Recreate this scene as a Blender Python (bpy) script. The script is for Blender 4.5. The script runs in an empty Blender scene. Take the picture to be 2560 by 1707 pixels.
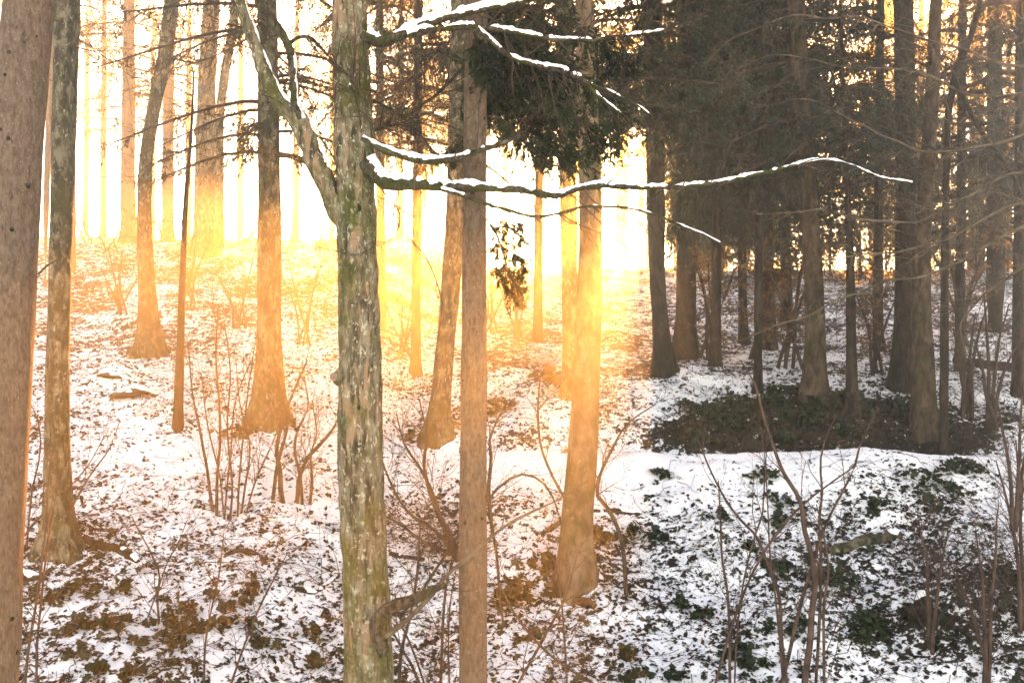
import bpy, math, random
import numpy as np
from mathutils import Vector

# ------------------------------------------------------------------ camera, sky, sun, exposure
SC = bpy.context.scene
COL = SC.collection
CAMZ = 6.0
FPX = 2745.0                       # focal length in pixels of the 2560 wide photograph
CX, CY = 1280.0, 853.5
cam_data = bpy.data.cameras.new('camera')
cam_data.sensor_width = 36.0
cam_data.lens = 36.0 * FPX / 2560.0
cam_data.clip_end = 2000.0
cam_data.clip_start = 0.05
cam = bpy.data.objects.new('camera', cam_data)
cam.location = (0, 0, CAMZ)
cam.rotation_euler = (math.radians(90), 0, 0)
COL.objects.link(cam)
SC.camera = cam

SUN_PX = (1635.0, 285.0)           # where the glow converges in the photograph
_sd = Vector(((SUN_PX[0] - CX) / FPX, 1.0, (CY - SUN_PX[1]) / FPX)).normalized()
SUN_EL = math.asin(_sd.z)
SUN_AZ = math.atan2(_sd.x, _sd.y)  # clockwise from +Y

world = bpy.data.worlds.new('World')
SC.world = world
world.use_nodes = True
wn = world.node_tree
wn.nodes.clear()
sky = wn.nodes.new('ShaderNodeTexSky')
sky.sky_type = 'NISHITA'
sky.sun_disc = False
sky.sun_elevation = SUN_EL
sky.sun_rotation = SUN_AZ
sky.air_density = 0.6
sky.dust_density = 0.5
sky.ozone_density = 0.0
bgn = wn.nodes.new('ShaderNodeBackground')
bgn.inputs['Strength'].default_value = 0.05
won = wn.nodes.new('ShaderNodeOutputWorld')
wn.links.new(sky.outputs[0], bgn.inputs[0])
wn.links.new(bgn.outputs[0], won.inputs[0])

sun_data = bpy.data.lights.new('sun', 'SUN')
sun_data.energy = 5.0
sun_data.angle = math.radians(0.5)
sun_data.color = (1.0, 0.42, 0.09)
sun = bpy.data.objects.new('sun', sun_data)
sun.rotation_euler = (-_sd).to_track_quat('-Z', 'Y').to_euler()
sun.location = (10, 40, 30)
COL.objects.link(sun)

SC.view_settings.view_transform = 'Standard'
SC.view_settings.look = 'None'
SC.view_settings.gamma = 1.0
SC.view_settings.exposure = 4.74
SC.view_settings.use_white_balance = True
SC.view_settings.white_balance_temperature = 9700
SC.view_settings.white_balance_tint = 19
SC.cycles.use_denoising = True
SC.cycles.max_bounces = 5
SC.cycles.diffuse_bounces = 3
SC.cycles.glossy_bounces = 1
SC.cycles.transmission_bounces = 2
SC.cycles.volume_bounces = 0
SC.cycles.transparent_max_bounces = 4
SC.cycles.sample_clamp_indirect = 4.0

HAZE_DENSITY = 0.0037
HAZE_G = 0.77

# ------------------------------------------------------------------ helpers
RNG = np.random.default_rng(7)
random.seed(7)

def ihash(ix, iy, iz, seed):
    h = (ix.astype(np.int64) * 374761393 + iy.astype(np.int64) * 668265263 + iz.astype(np.int64) * 2147483647 + seed * 1274126177) & 0xFFFFFFFF
    h = ((h ^ (h >> 13)) * 1274126177) & 0xFFFFFFFF
    h = h ^ (h >> 16)
    return (h & 0xFFFFFF) / float(0xFFFFFF)

def vnoise(x, y, z=None, seed=0):
    x = np.asarray(x, float); y = np.asarray(y, float)
    z = np.zeros_like(x) if z is None else np.asarray(z, float)
    ix, iy, iz = np.floor(x), np.floor(y), np.floor(z)
    fx, fy, fz = x - ix, y - iy, z - iz
    fx = fx * fx * (3 - 2 * fx); fy = fy * fy * (3 - 2 * fy); fz = fz * fz * (3 - 2 * fz)
    ix = ix.astype(np.int64); iy = iy.astype(np.int64); iz = iz.astype(np.int64)
    def c(a, b, d): return ihash(ix + a, iy + b, iz + d, seed)
    x00 = c(0,0,0) * (1 - fx) + c(1,0,0) * fx
    x10 = c(0,1,0) * (1 - fx) + c(1,1,0) * fx
    x01 = c(0,0,1) * (1 - fx) + c(1,0,1) * fx
    x11 = c(0,1,1) * (1 - fx) + c(1,1,1) * fx
    return ((x00 * (1 - fy) + x10 * fy) * (1 - fz) + (x01 * (1 - fy) + x11 * fy) * fz) * 2 - 1

def fbm(x, y, z=None, seed=0, octv=3):
    s = 0; a = 1.0; f = 1.0
    for i in range(octv):
        s = s + a * vnoise(x * f, y * f, None if z is None else z * f, seed + i * 17)
        a *= 0.5; f *= 2.03
    return s

def mesh_np(name, parts, mats, smooth=True):
    """parts: list of (V, F, material_index); F an (n,k) array"""
    me = bpy.data.meshes.new(name)
    Vs, li, ls, mi, off, lo = [], [], [], [], 0, 0
    for V, F, m in parts:
        if len(F) == 0: continue
        Vs.append(V); li.append((F + off).ravel())
        ls.append(lo + np.arange(len(F)) * F.shape[1]); lo += F.size
        mi.append(np.full(len(F), m)); off += len(V)
    V = np.concatenate(Vs); li = np.concatenate(li); ls = np.concatenate(ls); mi = np.concatenate(mi)
    me.vertices.add(len(V)); me.vertices.foreach_set('co', V.astype(np.float32).ravel())
    me.loops.add(len(li)); me.loops.foreach_set('vertex_index', li.astype(np.int32))
    me.polygons.add(len(ls)); me.polygons.foreach_set('loop_start', ls.astype(np.int32))
    for m in mats: me.materials.append(m)
    me.polygons.foreach_set('material_index', mi.astype(np.int32))
    me.polygons.foreach_set('use_smooth', np.full(len(ls), bool(smooth)))
    me.update(calc_edges=True)
    return me

def obj(name, me, parent=None, loc=(0, 0, 0)):
    o = bpy.data.objects.new(name, me)
    COL.objects.link(o); o.parent = parent; o.location = loc
    return o

def tag(o, label, cat, group=None, kind=None):
    if label: o['label'] = label
    if cat: o['category'] = cat
    if group: o['group'] = group
    if kind: o['kind'] = kind
    return o

def thing(name, label, cat, loc, group=None):
    return tag(obj(name, None, None, loc), label, cat, group)

def norm(v): return v / np.maximum(np.linalg.norm(v, axis=-1, keepdims=True), 1e-9)

def P3(x, y, d):
    """photo pixel at distance d (metres along the view axis) -> world point"""
    return np.array([(x - CX) / FPX * d, d, CAMZ - (y - CY) / FPX * d])

def tubes(P, R, sides=3):
    """batch of tubes: P (T,K,3), R (T,K) -> V, F(quads)"""
    T, K, _ = P.shape
    tan = norm(np.gradient(P, axis=1))
    ref = np.where(np.abs(tan[..., 2:3]) > 0.92, np.array([1.0, 0.15, 0.0]), np.array([0.06, 0.1, 1.0]))
    a = norm(np.cross(tan, ref)); b = np.cross(tan, a)
    th = np.arange(sides) / sides * 2 * np.pi
    ring = P[:, :, None, :] + R[:, :, None, None] * (np.cos(th)[None, None, :, None] * a[:, :, None, :] + np.sin(th)[None, None, :, None] * b[:, :, None, :])
    V = ring.reshape(-1, 3)
    t, k, s = np.meshgrid(np.arange(T), np.arange(K - 1), np.arange(sides), indexing='ij')
    base = t * K * sides
    s2 = (s + 1) % sides
    F = np.stack([base + k * sides + s, base + k * sides + s2, base + (k + 1) * sides + s2, base + (k + 1) * sides + s], -1).reshape(-1, 4)
    return V, F

def grow(P, R, n, length, ang=(30, 60), up=0.0, wig=0.15, K=5, rr=0.6, rmax=1.0, tmin=0.2, tmax=1.0, tip=0.3, rng=RNG, fall=0.4):
    T, Kp, _ = P.shape
    idx = np.repeat(np.arange(T), n)
    N = len(idx)
    t = rng.uniform(tmin, tmax, N) * (Kp - 1) * 0.9999
    k = t.astype(int); f = (t - k)[:, None]
    pos = P[idx, k] * (1 - f) + P[idx, k + 1] * f
    tan = norm(P[idx, k + 1] - P[idx, k])
    rad = R[idx, k] * (1 - f[:, 0]) + R[idx, k + 1] * f[:, 0]
    v = rng.normal(size=(N, 3)); v = norm(v - (v * tan).sum(-1, keepdims=True) * tan)
    a = np.radians(rng.uniform(ang[0], ang[1], N))[:, None]
    d = norm(np.cos(a) * tan + np.sin(a) * v + np.array([0, 0, up]))
    L = rng.uniform(length[0], length[1], N) * (1 - fall * (t / (Kp - 1)))
    pts = [pos]
    cur = pos
    for i in range(K - 1):
        d = norm(d + rng.normal(size=(N, 3)) * wig + np.array([0, 0, up * 0.35]))
        cur = cur + d * (L / (K - 1))[:, None]
        pts.append(cur)
    Pn = np.stack(pts, 1)
    r0 = np.minimum(rad * rr, rmax)
    Rn = r0[:, None] * np.linspace(1, tip, K)[None, :]
    return Pn, Rn

def needles(P, m, length, width, down=0.15, spread=0.75, rng=RNG, sub=None, t0=0.05):
    """needle blades (slim triangles) along twigs P (T,K,3)"""
    T, K, _ = P.shape
    idx = np.repeat(np.arange(T), m); N = len(idx)
    t = rng.uniform(t0, 1, N) * (K - 1) * 0.9999
    k = t.astype(int); f = (t - k)[:, None]
    pos = P[idx, k] * (1 - f) + P[idx, k + 1] * f
    tan = norm(P[idx, k + 1] - P[idx, k])
    d = norm(tan * 0.8 + norm(rng.normal(size=(N, 3))) * spread + np.array([0, 0, -down]))
    L = rng.uniform(length[0], length[1], N)[:, None]
    side = norm(np.cross(d, rng.normal(size=(N, 3))))
    W = rng.uniform(width[0], width[1], N)[:, None] * 0.5
    mid = pos + d * L * 0.45
    V = np.stack([pos - d * L * 0.1, mid + side * W, pos + d * L, mid - side * W], 1).reshape(-1, 3)
    F = (np.arange(N) * 4)[:, None] + np.array([0, 1, 2, 3])[None, :]
    return V, F

def smooth_path(pts, n):
    """resample a polyline (with extra columns) smoothly to n points"""
    pts = np.asarray(pts, float)
    s = np.concatenate([[0], np.cumsum(np.linalg.norm(np.diff(pts[:, :3], axis=0), axis=1))])
    m = len(pts)
    if m == 2:
        t = np.linspace(0, 1, n)[:, None]
        return pts[0] * (1 - t) + pts[1] * t
    # Catmull-Rom on arc length
    out = []
    u = np.linspace(0, s[-1], n)
    tang = np.gradient(pts, s, axis=0)
    for x in u:
        i = min(max(np.searchsorted(s, x) - 1, 0), m - 2)
        h = s[i + 1] - s[i]; t = (x - s[i]) / h
        h00 = 2*t**3 - 3*t**2 + 1; h10 = t**3 - 2*t**2 + t; h01 = -2*t**3 + 3*t**2; h11 = t**3 - t**2
        out.append(h00 * pts[i] + h10 * h * tang[i] + h01 * pts[i+1] + h11 * h * tang[i+1])
    return np.array(out)

def log_tube(path, sides, amp=0.0, seed=0, freq=8.0, zs=0.3, cap=True, root=0.0):
    """one trunk or limb with uneven bark: path (N,4) x,y,z,r"""
    P = path[:, :3]; R = path[:, 3]
    tan = norm(np.gradient(P, axis=0))
    ref = np.where(np.abs(tan[:, 2:3]) > 0.8, np.array([1.0, 0.0, 0.0]), np.array([0.0, 0.0, 1.0]))
    a = norm(np.cross(tan, ref)); b = np.cross(tan, a)
    th = np.arange(sides) / sides * 2 * np.pi
    dirs = np.cos(th)[None, :, None] * a[:, None, :] + np.sin(th)[None, :, None] * b[:, None, :]
    RR = np.repeat(R[:, None], sides, 1)
    if amp:
        q = P[:, None, :] + dirs * R[:, None, None]
        fz = freq * zs
        big = fbm(q[..., 0] * 2.5, q[..., 1] * 2.5, q[..., 2] * 1.2, seed, 2) * 0.05
        fine = fbm(q[..., 0] * freq, q[..., 1] * freq, q[..., 2] * fz, seed + 5, 3)
        RR = RR * (1 + big) + amp * fine
    if root:
        f = np.exp(-np.maximum(P[:, 2] - P[0, 2] - 0.45, 0) / (2.2 * R[0] + 0.05))[:, None]
        lobe = np.clip(np.sin(3 * th + seed) + 0.7 * np.sin(5 * th + seed * 2.3) + 0.3, 0, 2)[None, :]
        RR = RR * (1 + root * f * lobe)
    V = (P[:, None, :] + dirs * RR[..., None]).reshape(-1, 3)
    N = len(P)
    k, s = np.meshgrid(np.arange(N - 1), np.arange(sides), indexing='ij')
    s2 = (s + 1) % sides
    F = np.stack([k * sides + s, k * sides + s2, (k + 1) * sides + s2, (k + 1) * sides + s], -1).reshape(-1, 4)
    parts = [(V, F)]
    if cap:
        for row, flip in ((0, True), (N - 1, False)):
            c = P[row] + (tan[row] * R[row] * 0.1 * (-1 if flip else 1))
            W = np.vstack([V[row * sides:(row + 1) * sides], c[None]])
            i = np.arange(sides); j = (i + 1) % sides
            T = np.stack([j, i, np.full(sides, sides)], -1) if flip else np.stack([i, j, np.full(sides, sides)], -1)
            parts.append((W, T))
    return parts

# ------------------------------------------------------------------ materials
def new_mat(name):
    m = bpy.data.materials.new(name); m.use_nodes = True
    nt = m.node_tree; nt.nodes.clear()
    out = nt.nodes.new('ShaderNodeOutputMaterial')
    return m, nt, out

class NT:
    def __init__(s, nt): s.nt = nt
    def n(s, t, **kw):
        x = s.nt.nodes.new(t)
        for k, v in kw.items():
            if hasattr(x, k) and k not in x.inputs: setattr(x, k, v)
            else: x.inputs[k].default_value = v
        return x
    def l(s, a, b): s.nt.links.new(a, b)
    def noise(s, vec, scale, detail=4, rough=0.55, dist=0.0):
        x = s.n('ShaderNodeTexNoise'); x.inputs['Scale'].default_value = scale; x.inputs['Detail'].default_value = detail
        x.inputs['Roughness'].default_value = rough; x.inputs['Distortion'].default_value = dist
        if vec is not None: s.l(vec, x.inputs['Vector'])
        return x.outputs['Fac']
    def ramp(s, fac, stops, interp='LINEAR'):
        x = s.n('ShaderNodeValToRGB'); cr = x.color_ramp; cr.interpolation = interp
        while len(cr.elements) < len(stops): cr.elements.new(0.5)
        for e, (p, c) in zip(cr.elements, stops):
            e.position = p; e.color = (c[0], c[1], c[2], 1) if not np.isscalar(c) else (c, c, c, 1)
        s.l(fac, x.inputs['Fac'])
        return x.outputs['Color']
    def mix(s, fac, a, b, mode='MIX'):
        x = s.n('ShaderNodeMix'); x.data_type = 'RGBA'; x.blend_type = mode
        if np.isscalar(fac): x.inputs[0].default_value = fac
        else: s.l(fac, x.inputs[0])
        for i, v in ((6, a), (7, b)):
            if isinstance(v, tuple): x.inputs[i].default_value = (v[0], v[1], v[2], 1)
            else: s.l(v, x.inputs[i])
        return x.outputs[2]
    def math(s, op, a, b=0.0):
        x = s.n('ShaderNodeMath'); x.operation = op
        for i, v in ((0, a), (1, b)):
            if np.isscalar(v): x.inputs[i].default_value = v
            else: s.l(v, x.inputs[i])
        return x.outputs[0]
    def coords(s, scale=(1, 1, 1)):
        tc = s.n('ShaderNodeTexCoord'); oi = s.n('ShaderNodeObjectInfo')
        ad = s.n('ShaderNodeVectorMath'); ad.operation = 'ADD'
        s.l(tc.outputs['Object'], ad.inputs[0]); s.l(oi.outputs['Location'], ad.inputs[1])
        mp = s.n('ShaderNodeMapping'); mp.inputs['Scale'].default_value = scale
        s.l(ad.outputs[0], mp.inputs['Vector'])
        return mp.outputs[0]
    def bsdf(s, color, rough, out, bump=None, strength=0.5, dist=0.02, spec=0.2):
        b = s.n('ShaderNodeBsdfPrincipled')
        if isinstance(color, tuple): b.inputs['Base Color'].default_value = (*color, 1)
        else: s.l(color, b.inputs['Base Color'])
        b.inputs['Roughness'].default_value = rough
        b.inputs['Specular IOR Level'].default_value = spec
        if bump is not None:
            bp = s.n('ShaderNodeBump'); bp.inputs['Strength'].default_value = strength; bp.inputs['Distance'].default_value = dist
            s.l(bump, bp.inputs['Height']); s.l(bp.outputs[0], b.inputs['Normal'])
        s.l(b.outputs[0], out.inputs['Surface'])
        return b

def bark_mat(name, dark, mid, light, scale=14.0, zs=0.25, flecks=None, fleck_amt=0.62, moss=None, moss_amt=0.6, crack=0.35, patch=None, patch_amt=0.6, con=0.10):
    m, nt, out = new_mat(name); g = NT(nt)
    vec = g.coords((1, 1, zs)); vec1 = g.coords()
    n1 = g.noise(vec, scale, 7, 0.62, 0.4)
    col = g.ramp(n1, [(0.5 - con, dark), (0.5, mid), (0.5 + con, light)])
    big = g.noise(vec1, 2.2, 4)
    col = g.mix(g.ramp(big, [(0.35, 0.0), (0.65, 0.55)]), col, g.mix(0.6, col, dark))
    if patch:
        pm = g.ramp(g.noise(g.coords((1, 1, 0.16)), 9, 3, 0.5, 0.6), [(patch_amt, 0.0), (patch_amt + 0.03, 1.0)])
        col = g.mix(pm, col, patch)
    if flecks:
        fm = g.ramp(g.noise(g.coords((1, 1, 0.6)), scale * 1.8, 5, 0.65, 0.5), [(fleck_amt, 0.0), (fleck_amt + 0.05, 1.0)])
        col = g.mix(fm, col, flecks)
    if moss:
        mm = g.math('MULTIPLY', g.ramp(g.noise(vec1, 3.2, 6, 0.65), [(moss_amt - 0.1, 0.0), (moss_amt + 0.05, 1.0)]), g.ramp(g.noise(vec1, 40, 3), [(0.3, 0.3), (0.6, 1.0)]))
        col = g.mix(mm, col, moss)
    cr = g.noise(g.coords((1, 1, zs * 0.5)), scale * 1.7, 5, 0.7, 0.8)
    cm = g.ramp(cr, [(crack, 1.0), (crack + 0.07, 0.0)])
    col = g.mix(cm, col, (dark[0] * 0.35, dark[1] * 0.35, dark[2] * 0.35))
    h = g.math('SUBTRACT', g.math('ADD', n1, g.math('MULTIPLY', g.noise(vec1, scale * 4, 3), 0.3)), g.math('MULTIPLY', cm, 0.6))
    g.bsdf(col, 0.92, out, h, 0.7, 0.015, 0.1)
    return m

M_MAIN = bark_mat('bark_lichen', (0.0341, 0.0279, 0.01736), (0.1178, 0.0961, 0.0589), (0.2046, 0.1798, 0.124), 17, 0.30, flecks=(0.30, 0.31, 0.23), fleck_amt=0.57,
                  moss=(0.055, 0.062, 0.012), moss_amt=0.55, crack=0.33, patch=(0.2232, 0.1488, 0.093), patch_amt=0.60)
M_MOSSY = bark_mat('bark_mossy', (0.024, 0.021, 0.012), (0.075, 0.062, 0.036), (0.17, 0.15, 0.10), 12, 0.45, flecks=(0.27, 0.27, 0.20), fleck_amt=0.60, moss=(0.042, 0.042, 0.014), moss_amt=0.57, con=0.09)
M_SPRUCE = bark_mat('bark_spruce', (0.066, 0.046, 0.031), (0.112, 0.080, 0.055), (0.15, 0.11, 0.08), 34, 0.40, flecks=(0.24, 0.195, 0.15), fleck_amt=0.62, crack=0.32, con=0.13)
M_BEECH = bark_mat('bark_beech', (0.07, 0.048, 0.028), (0.135, 0.093, 0.056), (0.19, 0.137, 0.09), 8, 0.55, flecks=(0.24, 0.20, 0.14), fleck_amt=0.63, moss=(0.048, 0.052, 0.015), moss_amt=0.6, crack=0.29, con=0.12)
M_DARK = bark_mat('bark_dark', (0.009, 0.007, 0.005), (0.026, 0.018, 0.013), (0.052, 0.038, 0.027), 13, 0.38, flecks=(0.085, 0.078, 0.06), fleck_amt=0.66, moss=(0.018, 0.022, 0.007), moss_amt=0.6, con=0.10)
M_BROWN = bark_mat('bark_brown', (0.022, 0.015, 0.010), (0.060, 0.040, 0.026), (0.10, 0.070, 0.046), 11, 0.4, flecks=(0.14, 0.115, 0.085), fleck_amt=0.66, moss=(0.03, 0.034, 0.010), moss_amt=0.62, con=0.10)
M_LIMB = bark_mat('bark_limb', (0.018, 0.015, 0.0108), (0.051, 0.042, 0.03), (0.102, 0.09, 0.066), 30, 0.6, flecks=(0.18, 0.174, 0.132), fleck_amt=0.62, moss=(0.036, 0.045, 0.009), moss_amt=0.55)

def plain_mat(name, a, b, scale=20.0, rough=0.85, trans=0.0, tcol=None):
    m, nt, out = new_mat(name); g = NT(nt)
    vec = g.coords()
    col = g.mix(g.ramp(g.noise(vec, scale, 3), [(0.35, 0.0), (0.65, 1.0)]), a, b)
    bs = g.bsdf(col, rough, out, spec=0.15)
    if trans:
        tr = g.n('ShaderNodeBsdfTranslucent')
        if tcol: tr.inputs[0].default_value = (*tcol, 1)
        else: g.l(col, tr.inputs[0])
        mx = g.n('ShaderNodeMixShader'); mx.inputs[0].default_value = trans
        g.l(bs.outputs[0], mx.inputs[1]); g.l(tr.outputs[0], mx.inputs[2]); g.l(mx.outputs[0], out.inputs['Surface'])
    return m

M_TWIG = plain_mat('twig_brown', (0.03, 0.021, 0.015), (0.072, 0.048, 0.033), 9)
M_TWIGPALE = plain_mat('twig_pale', (0.04, 0.03, 0.02), (0.13, 0.10, 0.066), 5)
M_TWIGRED = plain_mat('twig_reddish', (0.035, 0.022, 0.016), (0.095, 0.058, 0.042), 8)
M_NEEDLE = plain_mat('needles', (0.006, 0.014, 0.007), (0.032, 0.055, 0.022), 2.6, 0.7, 0.3)
M_NEEDLE_BL = plain_mat('needles_bluish', (0.006, 0.015, 0.011), (0.028, 0.056, 0.038), 2.4, 0.7, 0.3)
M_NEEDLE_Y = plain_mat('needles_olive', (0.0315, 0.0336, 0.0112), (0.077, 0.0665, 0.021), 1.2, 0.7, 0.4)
M_IVY = plain_mat('ivy_leaf', (0.008, 0.015, 0.007), (0.028, 0.042, 0.015), 12, 0.5, 0.1)
M_DEADLEAF = plain_mat('dead_leaf', (0.010, 0.008, 0.006), (0.05, 0.026, 0.016), 9, 0.75, 0.12)
M_BEECHLEAF = plain_mat('withered_leaf', (0.12, 0.06, 0.025), (0.26, 0.14, 0.06), 5, 0.8, 0.45)
M_CUTWOOD = plain_mat('cut_wood', (0.16, 0.10, 0.07), (0.28, 0.19, 0.14), 40)

def snow_mat(name):
    m, nt, out = new_mat(name); g = NT(nt)
    vec = g.coords()
    n = g.noise(vec, 30, 5); n2 = g.noise(vec, 160, 2)
    col = g.mix(g.ramp(n, [(0.3, 0.0), (0.7, 1.0)]), (0.82, 0.81, 0.80), (0.90, 0.885, 0.87))
    b = g.bsdf(col, 0.8, out, g.math('ADD', n, g.math('MULTIPLY', n2, 0.25)), 0.35, 0.02, 0.2)
    return m
M_SNOW = snow_mat('snow')

def ground_mat():
    m, nt, out = new_mat('snowy_forest_floor'); g = NT(nt)
    tc = g.n('ShaderNodeTexCoord'); vec = tc.outputs['Object']
    at = g.n('ShaderNodeAttribute'); at.attribute_name = 'litter'
    mp = g.n('ShaderNodeMapping'); mp.inputs['Scale'].default_value = (1.0, 1.0, 1.0); g.l(vec, mp.inputs['Vector'])
    n1 = g.noise(mp.outputs[0], 7.5, 6, 0.62, 0.5)
    n2 = g.noise(mp.outputs[0], 24, 4, 0.6, 0.3)
    f = g.math('ADD', g.math('ADD', g.math('MULTIPLY', n1, 0.72), g.math('MULTIPLY', n2, 0.28)), at.outputs['Fac'])
    mask = g.ramp(f, [(0.545, 0.0), (0.575, 1.0)])
    fine = g.noise(vec, 55, 4, 0.6)
    litter = g.ramp(fine, [(0.3, (0.0099, 0.0066, 0.00495)), (0.5, (0.03025, 0.0176, 0.011)), (0.62, (0.022, 0.02475, 0.011)), (0.75, (0.0715, 0.044, 0.0275))])
    sn = g.mix(g.ramp(g.noise(vec, 14, 4), [(0.3, 0.0), (0.7, 1.0)]), (0.82, 0.805, 0.79), (0.90, 0.885, 0.865))
    col = g.mix(mask, sn, litter)
    h = g.math('SUBTRACT', g.math('ADD', g.math('MULTIPLY', n2, 0.8), g.math('MULTIPLY', fine, 0.5)), g.math('MULTIPLY', mask, 0.9))
    g.bsdf(col, 0.85, out, h, 0.6, 0.03, 0.15)
    return m
M_GROUND = ground_mat()

# ------------------------------------------------------------------ the ground: a wooded slope with a path cut across it
PL = np.array([(-60, -5.2), (0, -5.1), (6, -4.9), (9, -4.15), (11, -3.4), (13.5, -2.48), (15.5, -1.80), (17.5, -1.22), (19.5, -0.75), (22, -0.2), (28, 1.3), (33, 2.85), (38, 3.55), (45, 3.95), (60, 4.0), (100, 4.0)])
PR = np.array([(-60, -5.2), (0, -5.1), (6, -5.0), (9, -4.5), (11.6, -3.62), (13.7, -2.92), (16.2, -1.80), (16.7, -1.70), (17.0, -1.72), (17.25, -1.92), (18.1, -1.92), (18.35, -1.70), (19, -1.38), (20, -1.02), (22, -0.60), (24, -0.2), (30, 1.0), (36, 2.2), (40, 2.6), (60, 3.0), (100, 3.0)])
def prof(T, y):
    return (np.interp(y - 0.12, T[:, 0], T[:, 1]) + 2 * np.interp(y, T[:, 0], T[:, 1]) + np.interp(y + 0.12, T[:, 0], T[:, 1])) / 4
def sstep(a, b, x):
    t = np.clip((x - a) / (b - a), 0, 1); return t * t * (3 - 2 * t)
def ground_h(x, y, fine=True):
    x = np.asarray(x, float); y = np.asarray(y, float)
    w = sstep(-3.4, -1.7, x + 0.0 * y)
    yy = y + 0.10 * vnoise(x * 0.7, y * 0.0, None, 91)
    h = prof(PL, yy) * (1 - w) + prof(PR, yy) * w
    onpath = w * np.exp(-((y - 17.4) / 1.0) ** 2)
    h = h + 0.10 * fbm(x * 0.55, y * 0.55, None, 3, 2) * (1 - 0.7 * onpath)
    if fine:
        h = h + 0.045 * fbm(x * 2.6, y * 2.6, None, 11, 2) * (1 - 0.6 * onpath)
        h = h + 0.020 * np.abs(fbm(x * 8.0, y * 8.0, None, 23, 2)) * (1 - 0.5 * onpath)
    # mounds, hummocks
    for (mx, my, r, a) in MOUNDS:
        h = h + a * np.exp(-(((x - mx) / r) ** 2 + ((y - my) / (r * 0.7)) ** 2))
    return h + CAMZ
MOUNDS = [(-6.9, 19.5, 0.55, 0.30), (-7.6, 25.0, 1.2, 0.4), (5.3, 13.0, 0.6, 0.22), (0.2, 21.5, 0.9, 0.25), (4.9, 18.9, 1.4, 0.18)]

def base_at(px, py, lo=9.0, hi=45.0):
    """distance at which the pixel's ray meets the ground"""
    ds = np.linspace(lo, hi, 3000)
    x = (px - CX) / FPX * ds; z = CAMZ - (py - CY) / FPX * ds
    g = ground_h(x, ds, False)
    k = np.argmax(z < g)
    return float(ds[k]) if (z < g).any() else hi

FEET = []
for (_px, _py) in [(150, 1362), (1438, 1445), (677, 1045), (372, 880), (445, 1064), (1094, 1085), (1657, 928), (1716, 890), (2036, 992), (2130, 1022), (2256, 962), (2308, 1072)]:
    _d = base_at(_px, _py); FEET.append(((_px - CX) / FPX * _d, _d))
MOUNDS += [(fx, fy, 0.42, 0.09) for fx, fy in FEET]
def litter_density(x, y):
    """how much litter shows through the snow, from 0 to 1"""
    w = sstep(-3.4, -1.7, x)
    d = 0.485 + 0.17 * fbm(x * 1.2, y * 1.2, None, 41, 3)
    d = d - 0.55 * w * np.exp(-((y - 17.05) / 0.75) ** 2) - 0.12 * w * np.exp(-((y - 15.9) / 0.8) ** 2)
    d = d - 0.14 * np.exp(-(((x + 4.6) / 2.0) ** 2 + ((y - 16.2) / 2.0) ** 2))
    d = d + 0.30 * np.exp(-(((x - 5.4) / 1.7) ** 2 + ((y - 13.4) / 1.7) ** 2))
    d = d + 0.55 * np.exp(-(((x - 5.4) / 2.6) ** 2 + ((y - 19.0) / 0.75) ** 2))
    d = d + 0.04 * np.exp(-(((x + 2.5) / 2.5) ** 2 + ((y - 12.8) / 1.0) ** 2))
    d = d + 0.75 * sstep(2.0, 3.6, x) * sstep(8.6, 7.6, x) * np.exp(-((y - 18.5) / 0.42) ** 2) + 0.12 * sstep(-1.5, 0.0, x) * np.exp(-((y - 18.5) / 0.4) ** 2)
    d = d + 0.25 * np.exp(-(((x - 0.3) / 1.2) ** 2 + ((y - 21.3) / 1.5) ** 2))
    d = d + 0.22 * sstep(20.5, 24.0, y)
    for fx, fy in FEET: d = d + 0.26 * np.exp(-(((x - fx) / 0.55) ** 2 + ((y - fy) / 0.5) ** 2))
    return np.clip(d, 0.02, 1.0)

xs = np.concatenate([-np.geomspace(100, 13.2, 40), np.arange(-13, 13.01, 0.047), np.geomspace(13.2, 100, 40)])
ys = np.concatenate([np.linspace(-30, 8, 26), np.arange(8.3, 10.2, 0.2), np.arange(10.3, 22.0, 0.042), np.arange(22.1, 32, 0.1), np.geomspace(32.3, 84, 60)])
gx, gy = np.meshgrid(xs, ys, indexing='xy')
gz = ground_h(gx, gy)
lit = litter_density(gx, gy)
V = np.stack([gx, gy, gz], -1).reshape(-1, 3)
ny, nx = gx.shape
j, i = np.meshgrid(np.arange(ny - 1), np.arange(nx - 1), indexing='ij')
F = np.stack([j * nx + i, j * nx + i + 1, (j + 1) * nx + i + 1, (j + 1) * nx + i], -1).reshape(-1, 4)
gme = mesh_np('ground', [(V, F, 0)], [M_GROUND])
att = gme.attributes.new('litter', 'FLOAT', 'POINT')
att.data.foreach_set('value', ((lit.ravel() - 0.5) * 0.34).astype(np.float32))
ground = tag(obj('ground', gme), None, None, kind='structure')

# ------------------------------------------------------------------ trees
def px_path(pts, d, n, extend_ground=False, slope=0.0):
    """pts (x, y, width[, distance]) in photo pixels, listed from the base up -> (n,4) world path with radius"""
    A = []
    for p in pts:
        dd = p[3] if len(p) > 3 else d
        q = P3(p[0], p[1], dd)
        A.append([q[0], q[1], q[2], p[2] * 0.5 * dd / FPX])
    A = np.array(A)
    if extend_ground:
        a, b = A[0], A[min(2, len(A) - 1)]
        g = float(ground_h(a[0], a[1])) - 0.5
        if a[2] > g + 0.05:
            t = (a[2] - g) / max(b[2] - a[2], 0.2)
            t = min(t, 4.0)
            e = a + (a - b) * t * 0.8
            e[2] = g; e[1] = a[1]; e[3] = a[3] * (1.06 if a[2] - g > 0.5 else 1.15)
            A = np.vstack([e, A])
    return smooth_path(A, n)

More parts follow.
